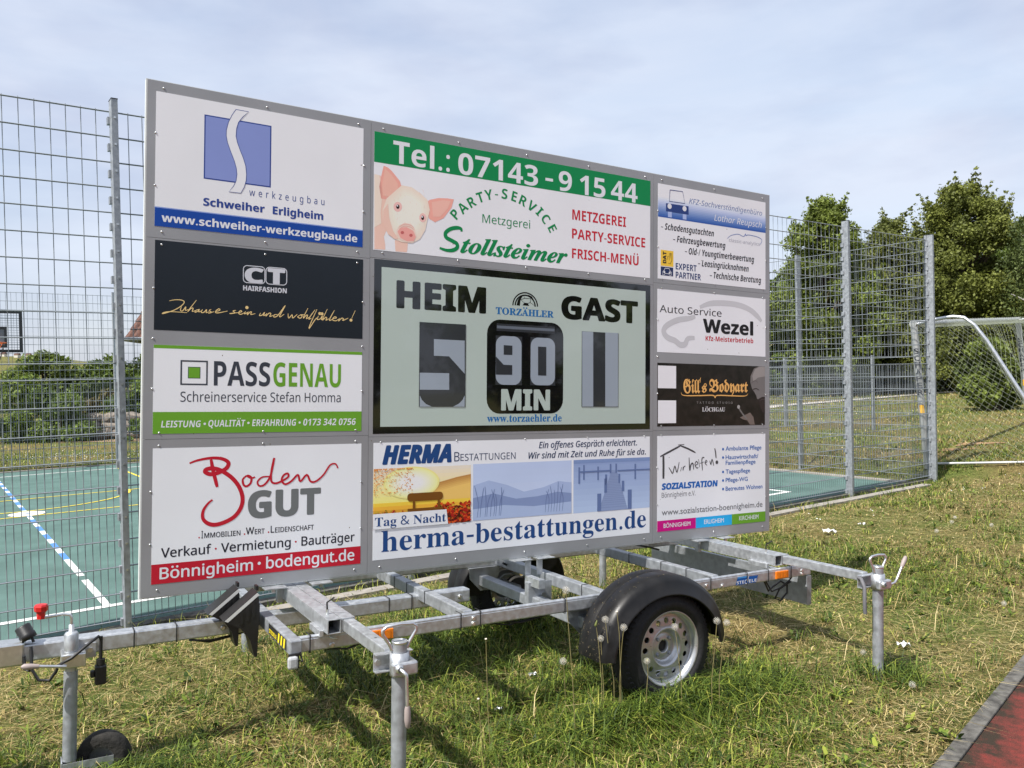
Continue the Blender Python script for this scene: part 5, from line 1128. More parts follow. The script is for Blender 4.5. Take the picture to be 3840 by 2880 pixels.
# jockey wheel
JU, JW = -.28, .085; hubm = mat('jockey_hub', (.10, .10, .10), rough=.6, metal=.3, var=.2)
def f(mb):
    mb.tube([T(JU, -.64, JW), T(JU, -.26, JW)], .0275, galv_dull, 24); mb.tube([T(JU, -.26, JW), T(JU, -.10, JW)], .024, galv, 24); mb.lathe([(.0285, 0), (.0285, .065), (.022, .075), (.011, .076), (.011, .105), (.0005, .105)], T(JU, -.165, JW), (0, 0, 1), galv, 24)
    mb.box(T(JU-.03, -.70, JW+.03), T(JU+.17, -.645, JW+.026), galv); mb.box(T(JU-.03, -.70, JW-.05), T(JU+.17, -.645, JW-.054), galv); mb.box(T(JU-.032, -.70, JW+.03), T(JU-.028, -.64, JW-.054), galv)
jk = part('jockey_stand', f)
part('crank', lambda mb: mb.tube([T(JU, -.07, JW), T(JU, -.03, JW), T(JU-.006, -.018, JW), T(JU-.03, -.012, JW), T(JU-.112, -.018, JW), T(JU-.115, -.01, JW)], .0065, alu, 10), jk)
red = mat('knob_red', (.50, .012, .012), rough=.35)
part('crank_knob', lambda mb: mb.lathe([(.0005, -.022), (.0165, -.022), (.0165, .0), (.018, .004), (.026, .012), (.027, .030), (.023, .038), (.0005, .040)], T(JU-.115, .002, JW), (0, 0, 1), red, 8, smooth=False), jk)
def f(mb):
    c = T(JU+.135, -.655, JW-.011); jax = (.42, .9, .1); mb.lathe([(.055, -.03), (.09, -.036), (.108, -.028), (.112, 0), (.108, .028), (.09, .036), (.055, .03)], c, jax, mat('jockey_tyre', (.016, .0145, .012), rough=.9, var=.6, scale=22, bump=.6, bscale=60), 36); mb.lathe([(.056, -.02), (.03, -.012), (.0005, -.012)], c, jax, hubm, 24); mb.lathe([(.056, .02), (.04, .012), (.03, .02), (.0005, .02)], c, jax, hubm, 24)
part('jockey_wheel', f, jk)
part('clamp', lambda mb: (tb(mb, JU-.04, JU+.055, -.235, -.175, JW-.045, JW+.05, zinc, .005), tb(mb, JU+.055, JU+.10, -.225, -.16, .041, .046, galv, .002), mb.lathe([(.011, 0), (.011, .008), (.0003, .008)], T(JU+.075, -.19, .046), (0, -1, 0), zinc, 6, smooth=False)), jk)
part('clamp_lever', lambda mb: (mb.tube([T(JU-.02, -.222, JW+.055), T(JU-.05, -.216, JW+.06), T(JU-.125, -.203, JW+.06)], .0065, alu, 10), mb.tube([T(JU-.12, -.204, JW+.06), T(JU-.15, -.2, JW+.06), T(JU-.175, -.197, JW+.06), T(JU-.185, -.196, JW+.06)], [.009, .012, .012, .004], grip, 12)), jk)
# electrics
part('plug_cable', lambda mb: (mb.tube([T(-.455, -.18, .05), T(-.45, -.235, .06), T(-.435, -.24, .075), T(-.425, -.18, .07), T(-.43, -.14, .06)], .006, cable_m, 8), mb.tube([T(-.43, -.15, .06), T(-.425, -.23, .09), T(-.40, -.275, .10), T(-.36, -.28, .11), T(-.335, -.24, .12), T(-.33, -.215, .13), T(-.28, -.19, .14), T(-.21, -.14, .12), T(-.175, -.122, .10), T(-.165, -.14, .09)], .0065, cable_m, 8), mb.tube([T(-.165, -.125, .09), T(-.165, -.235, .085)], .007, cable_m, 8)))
part('plug', lambda mb: (mb.tube([T(-.165, -.225, .085), T(-.165, -.25, .085)], .018, black_plastic, 14), tb(mb, -.188, -.142, -.335, -.25, .062, .105, black_plastic, .008), tb(mb, -.205, -.188, -.30, -.272, .07, .097, black_plastic, .004)))
part('plug_holder', lambda mb: (mb.lathe([(.0005, -.03), (.026, -.03), (.031, -.025), (.031, .01), (.033, .012), (.033, .035), (.029, .035), (.028, -.01), (.0005, -.01)], T(-.452, -.085, .02), (.45, -.25, -.85), black_plastic, 24), mb.tube([T(-.43, -.10, .02), T(-.42, -.13, .03)], .006, black_plastic, 6)))
part('cable', lambda mb: mb.tube([T(.21, -.212, .02), T(.30, -.235, .02), T(.40, -.23, .0), T(.47, -.215, .0)], .006, cable_m, 6))
part('cable', lambda mb: mb.tube([T(.21, -.212, .035), T(.31, -.226, .03), T(.40, -.222, .01)], .005, cable_m, 6))
part('cable', lambda mb: mb.tube([T(.66, -.17, .59), T(.78, -.185, .6), T(.84, -.17, .6)], .005, cable_m, 6))
part('cable', lambda mb: mb.tube([T(1.55, -.167, .6), T(1.68, -.19, .6), T(1.85, -.168, .6)], .005, cable_m, 6))
part('cable', lambda mb: mb.tube([T(1.5, -.172, .59), T(1.62, -.196, .59), T(1.80, -.172, .59)], .004, cable_m, 6))
part('cable', lambda mb: mb.tube([T(3.42, -.17, .58), T(3.46, -.24, .58), T(3.52, -.225, .56), T(3.6, -.2, .55), T(3.66, -.23, .55), T(3.66, -.28, .55), T(3.60, -.32, .55), T(3.54, -.30, .56), T(3.58, -.245, .56), T(3.68, -.21, .56)], .006, cable_m, 6))
part('cable', lambda mb: mb.tube([T(3.44, -.17, .57), T(3.5, -.25, .57), T(3.58, -.235, .57), T(3.67, -.20, .56), T(3.70, -.175, .56)], .005, cable_m, 6))
part('cable', lambda mb: mb.tube([T(3.05, -.13, -.5), T(3.2, -.09, -.45), T(3.35, -.12, -.4), T(3.45, -.15, -.42)], .007, cable_m, 6))
part('cable', lambda mb: mb.tube([T(2.16, -.12, -.42), T(2.26, -.17, -.44), T(2.34, -.16, -.46)], .007, cable_m, 6))
def ties(mb):
    for u in (.60, 1.325, 1.43, 1.92, 2.93, 3.22, 3.40, 3.60):                 # ties round the near side beam
        tb(mb, u, u+.005, -.1675, -.0945, .632, .6335, cable_m, 0); tb(mb, u, u+.005, -.0945, -.0930, .573, .6335, cable_m, 0); tb(mb, u, u+.005, -.169, -.1675, .573, .6335, cable_m, 0)
    for u in (-.03, .15, 1.2, 1.33):
        tb(mb, u, u+.005, -.2105, -.1325, .0405, .042, cable_m, 0); tb(mb, u, u+.005, -.1325, -.131, -.04, .042, cable_m, 0)
    for u, ws in ((1.37, (-.3, -.12, .12)), (3.0, (-.2, .12, .35)), (2.19, (.4,))):
        for w in ws: tb(mb, u-.0025, u-.001, -.165, -.098, w, w+.005, cable_m, 0); tb(mb, u-.0025, u+.052, -.098, -.0965, w, w+.005, cable_m, 0)
part('cable_ties', ties)
amber = mat('reflector_amber', (.75, .20, .012), rough=.2, spec=.6, var=.12, scale=160)
for u in (.872, 3.46): part('reflector', lambda mb: (tb(mb, u, u+.11, -.158, -.112, .632, .641, amber, .003), [tb(mb, u+.012+k*.03, u+.034+k*.03, -.152, -.118, .6412, .6425, amber, 0) for k in range(3)]))
lens = mat('lamp_lens', (.40, .41, .42), rough=.12, spec=.7, var=.1, scale=90)
ml = part('marker_lamp', lambda mb: (tb(mb, .50, .545, -.215, -.150, .663, .672, black_plastic, .002), mb.tube([T(.53, -.17, .668), T(.56, -.19, .672), T(.55, -.15, .66)], .005, cable_m, 6)))
part('lens', lambda mb: tb(mb, .492, .535, -.208, -.156, .672, .70, lens, .010), ml)
mb = MB(); nb3 = C(24, 76, 140); nb4 = C(60, 130, 190)                         # maker's plate on the beam
mb.add([T(u, v, .6312) for u, v in ((3.13, -.160), (3.30, -.160), (3.315, -.118), (3.145, -.118))], [(0, 1, 2, 3)], nb3); mb.add([T(u, v, .6318) for u, v in ((3.145, -.122), (3.23, -.122), (3.23, -.114), (3.148, -.114))], [(0, 1, 2, 3)], nb4)
for t, u0, u1 in (('STE', 3.138, 3.198), ('ELE', 3.238, 3.302)):
    vs, fs = glyph_mesh(t, 'sb', .02); x0, x1 = min(v[0] for v in vs), max(v[0] for v in vs); mb.add([T(u0+(x-x0)/(x1-x0)*(u1-u0), -.154+y*.036, .6322) for x, y in vs], fs, wtxt)
mb.lathe([(.013, .0), (.009, .0)], T(3.216, -.147, .6322), (0, -1, 0), wtxt, 20); mb.add([T(u, v, .6323) for u, v in ((3.226, -.147), (3.231, -.147), (3.236, -.116), (3.231, -.116))], [(0, 1, 2, 3)], wtxt)
mb.build('maker_plate', trailer)
# brackets that carry the board
part('board_bracket', lambda mb: (tb(mb, 2.045, 2.085, -.15, .0, .035, .039, galv, .001), tb(mb, 2.125, 2.165, -.105, -.0, .035, .039, galv, .001), [tb(mb, u0, u1, -.012, -.007, -.04, .06, galv, .001) for u0, u1 in ((1.96, 2.085), (2.125, 2.24))], [mb.lathe([(.009, 0), (.009, .007), (.0003, .007)], T(2.065, v, .039), (0, -1, 0), zinc, 6, smooth=False) for v in (-.11, -.135)], tb(mb, 2.045, 2.085, -.15, -.10, .04, .19, galv, .001)))
for u in (.66, 3.48): part('board_bracket', lambda mb: (tb(mb, u-.11, u-.002, -.015, -.0085, -.05, .06, galv, .001), tb(mb, u+.125, u+.23, -.015, -.0085, -.05, .06, galv, .001), [mb.lathe([(.011, 0), (.011, .02), (.0003, .02)], T(u+d, -.036, .02), (0, 0, 1), zinc, 6, smooth=False) for d in (-.06, .18)], tb(mb, u-.03, u-.002, -.1, -.014, -.05, -.02, galv, .001)))
# wheel chocks clipped to the tongue: black wedges, each a thing of its own
refl = mat('chock_strip', (.62, .62, .60), rough=.3)
def chock(u, v, w, k, label):
    r = empty('wheel_chock', frame_at(u, v, w), label, 'wheel chock', 'wheel chocks on the trailer')
    Rr_, Ll = (.049, .076), (-.085, -.029); pf = [Ll, Rr_, (.056, .045), (.056, -.06), (.051, -.19), (.040, -.19), (.022, -.12), (-.012, -.07), (-.055, -.045)]
    mb = MB(); mb.prism([(x*k, y*k) for x, y in pf], -.05, .05, black_plastic, lambda x, y, z: Vector((x, -z, y)))
    for a, b in (((.057, .02), (.066, -.07)), ((.05, .076), (.06, .095))): mb.box((a[0]*k, -.02, a[1]*k), (b[0]*k, .02, b[1]*k), black_plastic)
    for j in range(3): mb.box((-.02*k+.024*j*k, -.0525, -.05*k+.012*j*k), (-.008*k+.024*j*k, -.0502, .0+.02*j*k), black_plastic)
    mb.build('body', r); mb = MB(); L, R_ = Vector(Ll)*k, Vector(Rr_)*k; d = (R_-L).normalized(); n = Vector((d.y, -d.x)); q = [L+d*.004+n*.002, R_-d*.003+n*.002, R_-d*.001+n*.017, L+d*.012+n*.017]
    mb.add([(p.x, -.0508, p.y) for p in q], [(0, 1, 2, 3)], refl); mb.build('reflective_strip', r); return r
chock(.362, -.055, .06, 1.02, 'black wheel chock on the tongue, the higher one tucked under the board')
chock(.418, -.062, .18, 1.12, 'black wheel chock on the tongue, the lower one hanging point down')

# bolt heads along the near side beam and on the tongue
bolt = None
for u, v, w in [(.70, -.15, .6305), (1.395, -.125, .6305), (1.395, -.15, .6305), (2.9, -.135, .6305), (3.025, -.15, .6305), (3.70, -.13, .6305), (3.70, -.15, .6305), (.36, -.172, .0405), (.90, -.172, .0405), (1.62, -.172, .0405)]:
    if bolt is None:
        mb = MB(); mb.lathe([(.0085, 0), (.0085, .006), (.0003, .006)], (0, 0, 0), (0, -1, 0), zinc, 6, smooth=False); mb.lathe([(.013, 0), (.013, .0015), (.008, .0015)], (0, 0, 0), (0, -1, 0), zinc, 16); o = bolt = mb.build('bolt', trailer)
    else: o = bolt.copy(); COL.objects.link(o); o.parent = trailer
    o.location = T(u, v, w)

# ================================================================== GRASS
blade_m = mat('grass_blade', (.1, .14, .03), rough=.55, attr='Col', trans=.24, spec=.25)
def vnoise(x, y, sc, seed):
    r = np.random.default_rng(seed); G = r.random((64, 64)); x = x*sc; y = y*sc
    xi, yi = np.floor(x).astype(int), np.floor(y).astype(int); fx, fy = x-xi, y-yi; fx, fy = fx*fx*(3-2*fx), fy*fy*(3-2*fy)
    g = lambda i, j: G[i % 64, j % 64]
    return (g(xi, yi)*(1-fx)+g(xi+1, yi)*fx)*(1-fy)+(g(xi, yi+1)*(1-fx)+g(xi+1, yi+1)*fx)*fy
def fbm(x, y, sc, seed): return .55*vnoise(x, y, sc, seed)+.3*vnoise(x, y, sc*2.1, seed+1)+.15*vnoise(x, y, sc*4.3, seed+2)
def scatter(n, y0, y1, p=-.5, marg=1.25):
    """points in the ground in front of the camera, thinning with distance (density ~ Y^(p-1))"""
    u = rng.random(n)
    if abs(p+1) < 1e-6: Y = y0*(y1/y0)**u
    else: Y = (y0**(p+1)+u*(y1**(p+1)-y0**(p+1)))**(1/(p+1))
    X = (rng.random(n)*2-1)*.63*marg*Y
    return X, Y
wheel_p = BO + E1*2.3 + E3*1.0
tongue_p = BO + E1*(-.2)
def keep_lawn(X, Y):
    s, t = to_st(X, Y); kx = (X-K0[0])*KN[0]+(Y-K0[1])*KN[1]
    ok = (kx < -.005) & ~((t > -.02) & (s < 12.05) & (s > -13) & (t < 14.1)) & ~((t > -.43) & (t < -.27) & (s < 12.2) & (rng.random(len(X)) > .22))
    return ok
def lush(X, Y):
    g = fbm(X, Y, .55, 3)*.9 + .25*(fbm(X, Y, 1.9, 8)-.5)
    wu = (X-BO[0])*E1[0]+(Y-BO[1])*E1[1]; ww = (X-BO[0])*E3[0]+(Y-BO[1])*E3[1]
    g = g + .26*np.exp(-(((wu-2.15)/.75)**2+((ww-.85)/.40)**2)) + .30*np.exp(-(((wu-1.7)/.9)**2+((ww+.6)/.5)**2)) + .16*np.exp(-(((wu-.9)/.9)**2+((ww-1.5)/.8)**2)) + .15*np.exp(-(((wu+.3)/.5)**2+((ww-.2)/.4)**2))
    s, t = to_st(X, Y); g = g + .28*np.exp(-((t+.15)/.25)**2)
    kx = (X-K0[0])*KN[0]+(Y-K0[1])*KN[1]; g = g - .22*np.exp(-((kx)/.5)**2)
    return g
GRN = np.array([[.034, .060, .010], [.078, .122, .017], [.145, .20, .028], [.25, .285, .042], [.36, .365, .075]])
STR = np.array([[.33, .245, .09], [.46, .355, .15], [.60, .49, .25], [.21, .145, .055], [.14, .10, .038]])
def blades(name, X, Y, h, wd, lean, cols, flat=0.0, segs=2, kink=0.0):
    n = len(X); Z = terrain(X, Y); a = rng.random(n)*2*PI; d = np.stack([np.cos(a), np.sin(a), np.zeros(n)], 1); sd = np.stack([-d[:, 1], d[:, 0], np.zeros(n)], 1)
    base = np.stack([X, Y, Z-.004+flat*rng.random(n)], 1); up = np.array([0, 0, 1.0])
    ln_ = lean*(.35+rng.random(n)*1.5); h1 = h[:, None]
    p1 = base + up*h1*.5 + d*(h*ln_*.28)[:, None]; p2_ = base + up*(h*np.clip(1-ln_*.45, .12, 1))[:, None] + d*(h*ln_*.95)[:, None]
    if flat > 0: p1[:, 2] = base[:, 2]+h*.05*rng.random(n); p2_[:, 2] = base[:, 2]+h*.12*rng.random(n)
    w = wd[:, None]
    tw = (rng.random(n)-.5)[:, None]*1.2; s2 = sd+d*tw
    v = np.stack([base-sd*w*.5, base+sd*w*.5, p1+s2*w*.42, p1-s2*w*.42, p2_], 1).reshape(-1, 3)
    o = np.arange(n)*5; f = np.stack([o, o+1, o+2, o+3, o+3, o+2, o+4], 1).ravel(); sz = np.tile([4, 3], n)
    return v, f, sz, np.repeat(cols, 5, 0)
class Lump:
    def __init__(s): s.v, s.f, s.sz, s.c, s.n = [], [], [], [], 0
    def add(s, v, f, sz, c): s.v.append(v); s.f.append(f+s.n); s.sz.append(sz); s.c.append(c); s.n += len(v)
    def build(s, name): return np_mesh(name, np.concatenate(s.v), np.concatenate(s.f), np.concatenate(s.sz), [blade_m], cols=np.concatenate(s.c))
GL_ = Lump()
X, Y = scatter(400000, 3.0, 24, -.62); k = keep_lawn(X, Y); X, Y = X[k], Y[k]
lu = lush(X, Y); keep = rng.random(len(X)) < np.clip(.42+1.7*(lu-.36), .34, 1); X, Y, lu = X[keep], Y[keep], lu[keep]; n = len(X)
far = np.clip(Y/5, 1, 3.2)
isg = rng.random(n) < np.clip(.60+2.6*(lu-.46), .26, .92)
col = np.where(isg[:, None], GRN[rng.choice(5, n, p=[.20, .30, .28, .15, .07])], STR[rng.choice(5, n, p=[.28, .22, .12, .22, .16])])*(.75+.5*rng.random(n))[:, None]
h = (.35+.65*np.clip((lu-.25)*2.6, 0, 1))*(.016+.085*rng.random(n)**2.2+.07*np.clip(lu-.5, 0, 1)*rng.random(n))*(1+.10*(far-1)); wd = (.0026+.0042*rng.random(n)**1.5)*far
GL_.add(*blades('g', X, Y, h, wd, .75, col))
# tufts of longer blades
Xt, Yt = scatter(4200, 3.0, 16, -.55); lu = lush(Xt, Yt); k = keep_lawn(Xt, Yt) & (rng.random(len(Xt)) < np.clip(.30+1.6*(lu-.4), .12, 1)); Xt, Yt = Xt[k], Yt[k]
m = 18; X = np.repeat(Xt, m)+rng.normal(size=len(Xt)*m)*.028; Y = np.repeat(Yt, m)+rng.normal(size=len(Xt)*m)*.028; k = keep_lawn(X, Y); X, Y = X[k], Y[k]; n = len(X)
col = GRN[rng.choice(5, n, p=[.24, .36, .26, .11, .03])]*(.8+.4*rng.random(n))[:, None]; dry = rng.random(n) < .1; col[dry] = STR[1]
GL_.add(*blades('t', X, Y, .05+.11*rng.random(n), (.0026+.003*rng.random(n))*np.clip(Y/6, 1, 2.4), 1.05, col))
# lush growth round the wheels and under the frame, weeds along the fence
def ring_growth(cu, cw, su, sw_, n, h0, h1):
    u = cu+rng.normal(size=n)*su; w = cw+rng.normal(size=n)*sw_; P = BO[None]+E1[None]*u[:, None]+E3[None]*w[:, None]; X, Y = P[:, 0], P[:, 1]; k = keep_lawn(X, Y)
    if cw > .5: k &= ~((np.abs(u-2.42) < .30) & (w > .68) & (w < .90)) 
    X, Y = X[k], Y[k]; n = len(X)
    col = GRN[rng.choice(5, n, p=[.30, .36, .24, .08, .02])]*(.8+.4*rng.random(n))[:, None]
    GL_.add(*blades('r', X, Y, h0+(h1-h0)*rng.random(n), .003+.0045*rng.random(n), 1.1, col))
ring_growth(2.15, 1.0, .34, .07, 1500, .07, .24); ring_growth(2.42, .96, .20, .025, 650, .06, .17); ring_growth(2.75, .98, .22, .12, 1000, .06, .22); ring_growth(2.2, .45, .5, .2, 1500, .06, .2)
ring_growth(2.2, -.8, .55, .22, 2200, .08, .30); ring_growth(1.5, -.5, .5, .25, 1400, .06, .24); ring_growth(3.62, 1.27, .10, .10, 500, .06, .17); ring_growth(-.12, .32, .18, .09, 1300, .06, .18); ring_growth(.76, 1.3, .2, .2, 500, .05, .13)
n = 5200; s_ = rng.uniform(-2.5, 12, n); t_ = -.14+rng.normal(size=n)*.07; P = FA[None]+FD[None]*s_[:, None]+FN[None]*t_[:, None]; X, Y = P[:, 0], P[:, 1]; k = (t_ < -.02) & (rng.random(n) < .25+.75*vnoise(s_, s_*0, 1.3, 77)); X, Y = X[k], Y[k]; n = len(X)
GL_.add(*blades('f', X, Y, .04+.16*rng.random(n)**2, .003+.003*rng.random(n), .7, GRN[rng.choice(5, n)]*(.8+.4*rng.random(n))[:, None]))
# lying straw and clippings
X, Y = scatter(150000, 3.0, 17, -.55); lu = lush(X, Y); k = keep_lawn(X, Y) & (rng.random(len(X)) < np.clip(.72-1.3*(lu-.42), .15, .85)); X, Y = X[k], Y[k]; n = len(X)
col = STR[rng.choice(5, n, p=[.25, .28, .22, .15, .10])]*(.75+.5*rng.random(n))[:, None]
v, f, sz, c = blades('s', X, Y, .02+.10*rng.random(n)**2, (.0018+.0024*rng.random(n))*np.clip(Y/5, 1, 2.6), 1.6, col, flat=.04); GL_.add(v, f, sz, c)
X, Y = scatter(420, 3.0, 12, -.3); k = keep_lawn(X, Y); X, Y = X[k], Y[k]; n = len(X)          # long pale stalks
v, f, sz, c = blades('l', X, Y, .10+.16*rng.random(n), .0028+.0016*rng.random(n), .9, STR[rng.choice([1, 2], n)]*(.9+.3*rng.random(n))[:, None]); GL_.add(v, f, sz, c)
# broad weed leaves: rosettes
def leaves(X, Y, L, wd, tilt, col):
    n = len(X); Z = terrain(X, Y)+.006; a = rng.random(n)*2*PI; d = np.stack([np.cos(a)*np.cos(tilt), np.sin(a)*np.cos(tilt), np.sin(tilt)], 1); sd = np.stack([-np.sin(a), np.cos(a), np.zeros(n)], 1)
    b = np.stack([X, Y, Z], 1); L1 = L[:, None]; w = wd[:, None]; up = np.array([0, 0, 1.0])
    v = np.stack([b-sd*w*.12, b+sd*w*.12, b+d*L1*.45+sd*w*.5+up*L1*.10, b+d*L1*.45-sd*w*.5+up*L1*.10, b+d*L1*.8+sd*w*.42+up*L1*.06, b+d*L1*.8-sd*w*.42+up*L1*.06, b+d*L1], 1).reshape(-1, 3)
    o = np.arange(n)*7; f = np.stack([o, o+1, o+2, o+3, o+3, o+2, o+4, o+5, o+5, o+4, o+6], 1).ravel(); return v, f, np.tile([4, 4, 3], n), np.repeat(col, 7, 0)
Xr, Yr = scatter(3200, 3.0, 13, -.5); lu = lush(Xr, Yr); k = keep_lawn(Xr, Yr) & (rng.random(len(Xr)) < np.clip(.15+1.3*(lu-.35), .06, 1)); Xr, Yr = Xr[k], Yr[k]
m = 9; X = np.repeat(Xr, m)+rng.normal(size=len(Xr)*m)*.012; Y = np.repeat(Yr, m)+rng.normal(size=len(Xr)*m)*.012; n = len(X)
GL_.add(*leaves(X, Y, .03+.045*rng.random(n), .009+.016*rng.random(n), .15+.75*rng.random(n), GRN[rng.choice(4, n, p=[.25, .35, .3, .1])]*(.85+.35*rng.random(n))[:, None]))
X, Y = scatter(75000, 3.0, 12, -.5); lu = lush(X, Y); k = keep_lawn(X, Y) & (rng.random(len(X)) < np.clip(.12+1.9*(lu-.38), .08, 1)); X, Y = X[k], Y[k]; n = len(X)    # clover and small leaves
GL_.add(*leaves(X, Y, .010+.016*rng.random(n), .010+.012*rng.random(n), .1+.6*rng.random(n), GRN[rng.choice(5, n, p=[.1, .3, .35, .15, .1])]*(.85+.35*rng.random(n))[:, None]))
tag(GL_.build('grass'), kind='stuff')
# farther grass: beyond the court and the field on the right
FG = Lump()
X, Y = scatter(60000, 12, 60, -.6); s_, t_ = to_st(X, Y); k = keep_lawn(X, Y) & ((s_ > 12.2) | (t_ > 14.1)); X, Y = X[k], Y[k]; n = len(X); lu = fbm(X, Y, .35, 21)
isg = rng.random(n) < np.clip(.6+1.6*(lu-.45), .2, .95); col = np.where(isg[:, None], GRN[rng.choice(5, n, p=[.1, .25, .33, .2, .12])], STR[rng.choice(5, n)])*(.75+.45*rng.random(n))[:, None]
FG.add(*blades('fg', X, Y, (.04+.07*rng.random(n))*np.clip(Y/24, 1, 1.6), (.006+.006*rng.random(n))*Y/14, .8, col)); tag(FG.build('grass'), kind='stuff')
# daisies as white specks in the field and beyond the court
daisy = mat('daisy_white', (.75, .75, .70), rough=.7)
pts = []
R = random.Random(8)
for cx, cy, sx, sy, n in [(11.2, 14.6, 1.3, .7, 90), (6.3, 10.6, .5, .25, 14), (8.0, 12.0, .35, .3, 16), (-10.2, 20.8, 2.2, .8, 150), (13, 25, 4, 3, 140), (3.6, 9.4, .5, .4, 6)]:
    for i in range(n): pts.append((R.gauss(cx, sx), R.gauss(cy, sy)))
mb = MB()
for x, y in pts:
    s_, t_ = to_st(x, y)
    if -.1 < t_ < 14.1 and s_ < 12.1: continue
    z = float(terrain(x, y))+R.uniform(.05, .09); r = R.uniform(.010, .016); mb.add([(x+r*math.cos(a), y+r*math.sin(a), z+.004*math.sin(2*a)) for a in np.linspace(0, 2*PI, 9)[:-1]]+[(x, y, z+.003)], [(k, (k+1) % 8, 8) for k in range(8)], daisy)
tag(mb.build('daisies'), kind='stuff')

# ================================================================== SMALL THINGS ON THE LAWN
stem_m = mat('dandelion_stem', (.20, .17, .07), rough=.6, var=.2, scale=20); fluff = mat('dandelion_fluff', (.58, .56, .50), rough=.9); core = mat('dandelion_core', (.34, .26, .15), rough=.8); yel = mat('dandelion_yellow', (.75, .48, .01), rough=.6)
Gd = 'dandelion seed heads'
def dandelion(p, r, label, bend=.02, kind='clock', group=Gd, gz=None):
    z0 = float(terrain(p.x+bend, p.y)) if gz is None else gz
    root = empty('dandelion', Vector((p.x+bend, p.y, z0)), label, 'dandelion', group); R = random.Random(int(abs(p.x*997+p.y*31)*10)); hd = p - root.location
    mb = MB(); mb.tube([Vector((0, 0, -.02)), Vector((hd.x*.1+R.uniform(-.012, .012), hd.y*.3+R.uniform(-.01, .01), hd.z*.4)), Vector((hd.x*.6+R.uniform(-.006, .006), hd.y*.7, hd.z*.8)), hd], [.0022, .0019, .0017, .0015], stem_m, 7); mb.build('stem', root)
    mb = MB()
    if kind == 'clock':
        bmm = bmesh.new(); bmesh.ops.create_icosphere(bmm, subdivisions=1, radius=r*.2); mb.bm(bmm, core, True, Matrix.Translation(hd))
        n = 80
        for k in range(n):
            t = math.acos(1-2*(k+.5)/n); a = k*2.39996; d = Vector((math.sin(t)*math.cos(a), math.sin(t)*math.sin(a), math.cos(t))); q = hd+d*r*R.uniform(.84, .98)
            e1 = d.orthogonal().normalized(); e2 = d.cross(e1)
            mb.tube([hd+d*r*.18, q], r*.008, fluff, 3, cap=False, smooth=False)
            for j in range(7):
                an = 2*PI*j/7+k; f_ = (e1*math.cos(an)+e2*math.sin(an))*r*.22 + d*r*.10; w_ = (e1*-math.sin(an)+e2*math.cos(an))*r*.016
                mb.add([q-w_, q+w_, q+f_], [(0, 1, 2)], fluff)
        mb.build('seed_head', root)
    elif kind == 'bald':
        bmm = bmesh.new(); bmesh.ops.create_icosphere(bmm, subdivisions=2, radius=r); mb.bm(bmm, mat('dandelion_button', (.62, .56, .44), rough=.8), True, Matrix.Translation(hd) @ Matrix.Diagonal((1, 1, .7, 1))); mb.build('receptacle', root)
    elif kind == 'flower':
        for k in range(70):
            a = k*2.39996; q = r*(.25+.75*(k/70)**.5); d = Vector((math.cos(a), math.sin(a), 0)); w_ = Vector((-d.y, d.x, 0))*r*.09; h_ = Vector((0, 0, r*.35*(1-k/80)))
            mb.add([hd+d*q*.2-w_+h_*.4, hd+d*q*.2+w_+h_*.4, hd+d*q+w_+h_, hd+d*q-w_+h_], [(0, 1, 2, 3)], yel)
        mb.build('flower_head', root)
    else:                                      # closed bud
        mb.lathe([(.0008, -.012), (.006, -.008), (.007, 0), (.004, .012), (.003, .018), (.0005, .022)], hd, (0.3, 0, 1), mat('dandelion_bud', (.13, .15, .04), rough=.6), 10); mb.build('bud', root)
    return root
Yw = 3.99
dd = lambda x, y: at_depth(2140+x/3.568, 2120+y/3.568, Yw)
z6d = lambda x, y, Y: at_depth(1600+x/1.907, 1960+y/1.907, Y)
zrd = lambda x, y: on_ground(2840+x/1.659, 1880+y/1.659, .15)
for p, r, bd_, lb in [(dd(463, 722), .0200, .016, 'dandelion clock before the front of the mudguard, topmost of that cluster'), (dd(710, 830), .0205, -.012, 'dandelion clock in front of the gap between mudguard and tyre'),
        (dd(403, 978), .0185, .002, 'lower dandelion clock before the mudguard front'), (dd(1395, 822), .0195, .012, 'dandelion clock in front of the upper right of the wheel rim'),
        (dd(1020, 1280), .0185, .002, 'half open dandelion clock low before the left edge of the wheel rim'), (dd(1957, 742), .0200, -.015, 'dandelion clock at the rear end of the mudguard'), (dd(2088, 765), .0185, -.02, 'drooping dandelion clock just behind the rear end of the mudguard')]:
    dandelion(p, r*.9, lb, bd_*2.2, gz=.15)
dandelion(z6d(997, 482, 3.75), .0185, 'tall dandelion clock in front of the side beam left of the wheel', .03, gz=.15)
dandelion(z6d(975, 990, 4.1), .0190, 'faded dandelion clock low in the grass left of the mudguard', .01)
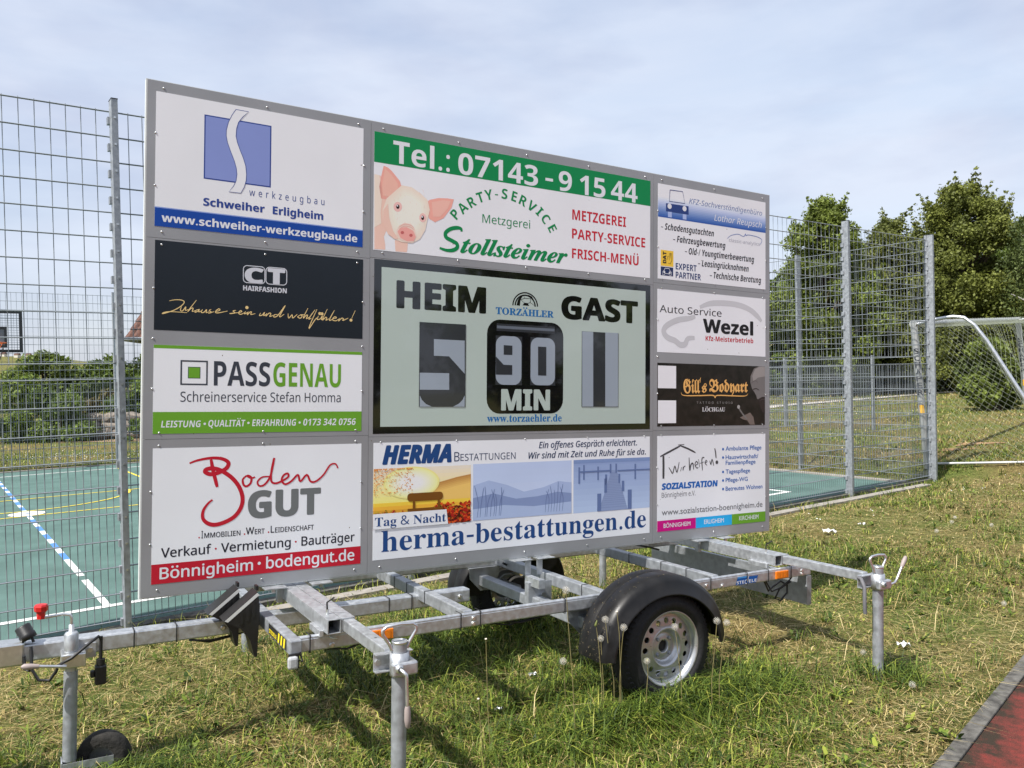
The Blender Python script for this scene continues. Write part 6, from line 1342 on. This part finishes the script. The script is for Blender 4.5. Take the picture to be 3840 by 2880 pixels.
for (x, y), lb in [((1210, 157), 'dandelion clock far out on the lawn, largest of the group behind the right prop leg'), ((1457, 177), 'dandelion clock on the lawn near the right picture edge'), ((1230, 128), 'small dandelion clock behind the largest one far out on the lawn'), ((1115, 215), 'small dandelion clock in the lawn beside brown weed leaves'),
        ((660, 992), 'straw coloured dandelion clock left of the right prop leg foot'), ((965, 1200), 'straw coloured dandelion clock before the right prop leg foot'), ((1535, 680), 'dandelion clock beside the dry hay swath at the right')]:
    p = zrd(x, y); p.z += .05; dandelion(p, .021 if y < 300 else .019, lb, .01)
for p, lb in [(dd(618, 622), 'bald dandelion stalk rising before the mudguard'), (z6d(370, 1260, 3.55), 'bald dandelion stalk in the foreground grass left of the wheel'), (z6d(424, 832, 3.7), 'tall dry dandelion stalk in the grass before the side beam')]: dandelion(p, .006, lb, .01, 'bald', 'bald dandelion stalks')
dandelion(dd(338, 790), .006, 'closed dandelion bud before the mudguard front', .02, 'bud', None)
pf = zrd(60, 605); dandelion(Vector((pf.x, pf.y, pf.z+.09)), .024, 'yellow dandelion flower under the rear of the trailer', .0, 'flower', None)
# scraps
paper = mat('paper_white', (.55, .55, .54), rough=.8); foil = mat('foil_silver', (.6, .61, .63), rough=.3, metal=.8)
def scrap(x, y, s, m, label, name, cat, seed, zo=.02):
    R = random.Random(seed); r = empty(name, Vector((x, y, float(terrain(x, y))+zo)), label, cat); mb = MB(); n = 6
    vs = [(s*(i/n-.5)*(1+R.uniform(-.15, .15)), s*.7*(j/n-.5)*(1+R.uniform(-.2, .2)), s*(.16*math.sin(i*1.7+seed)*math.cos(j*1.3)+R.uniform(0, .16))) for j in range(n+1) for i in range(n+1)]
    mb.add(vs, [(j*(n+1)+i, j*(n+1)+i+1, (j+1)*(n+1)+i+1, (j+1)*(n+1)+i) for j in range(n) for i in range(n)], m); mb.build('sheet', r)
scrap(2.336, 4.93, .07, paper, 'crumpled white paper scrap in the grass right of the right prop leg', 'paper_scrap', 'litter', 1, .03)
scrap(3.256, 8.45, .12, paper, 'flat white paper scrap far out on the lawn', 'paper_scrap', 'litter', 2, .03)
scrap(3.75, 8.80, .07, paper, 'small white paper scrap beyond the flat one', 'paper_scrap', 'litter', 5, .04)
scrap(.077, 4.56, .045, foil, 'crumpled silver foil ball in the shade left of the wheel', 'foil_scrap', 'litter', 3, .03)
scrap(-.105, 4.14, .04, foil, 'small grey foil scrap in the grass in front of the trailer', 'foil_scrap', 'litter', 4, .02)
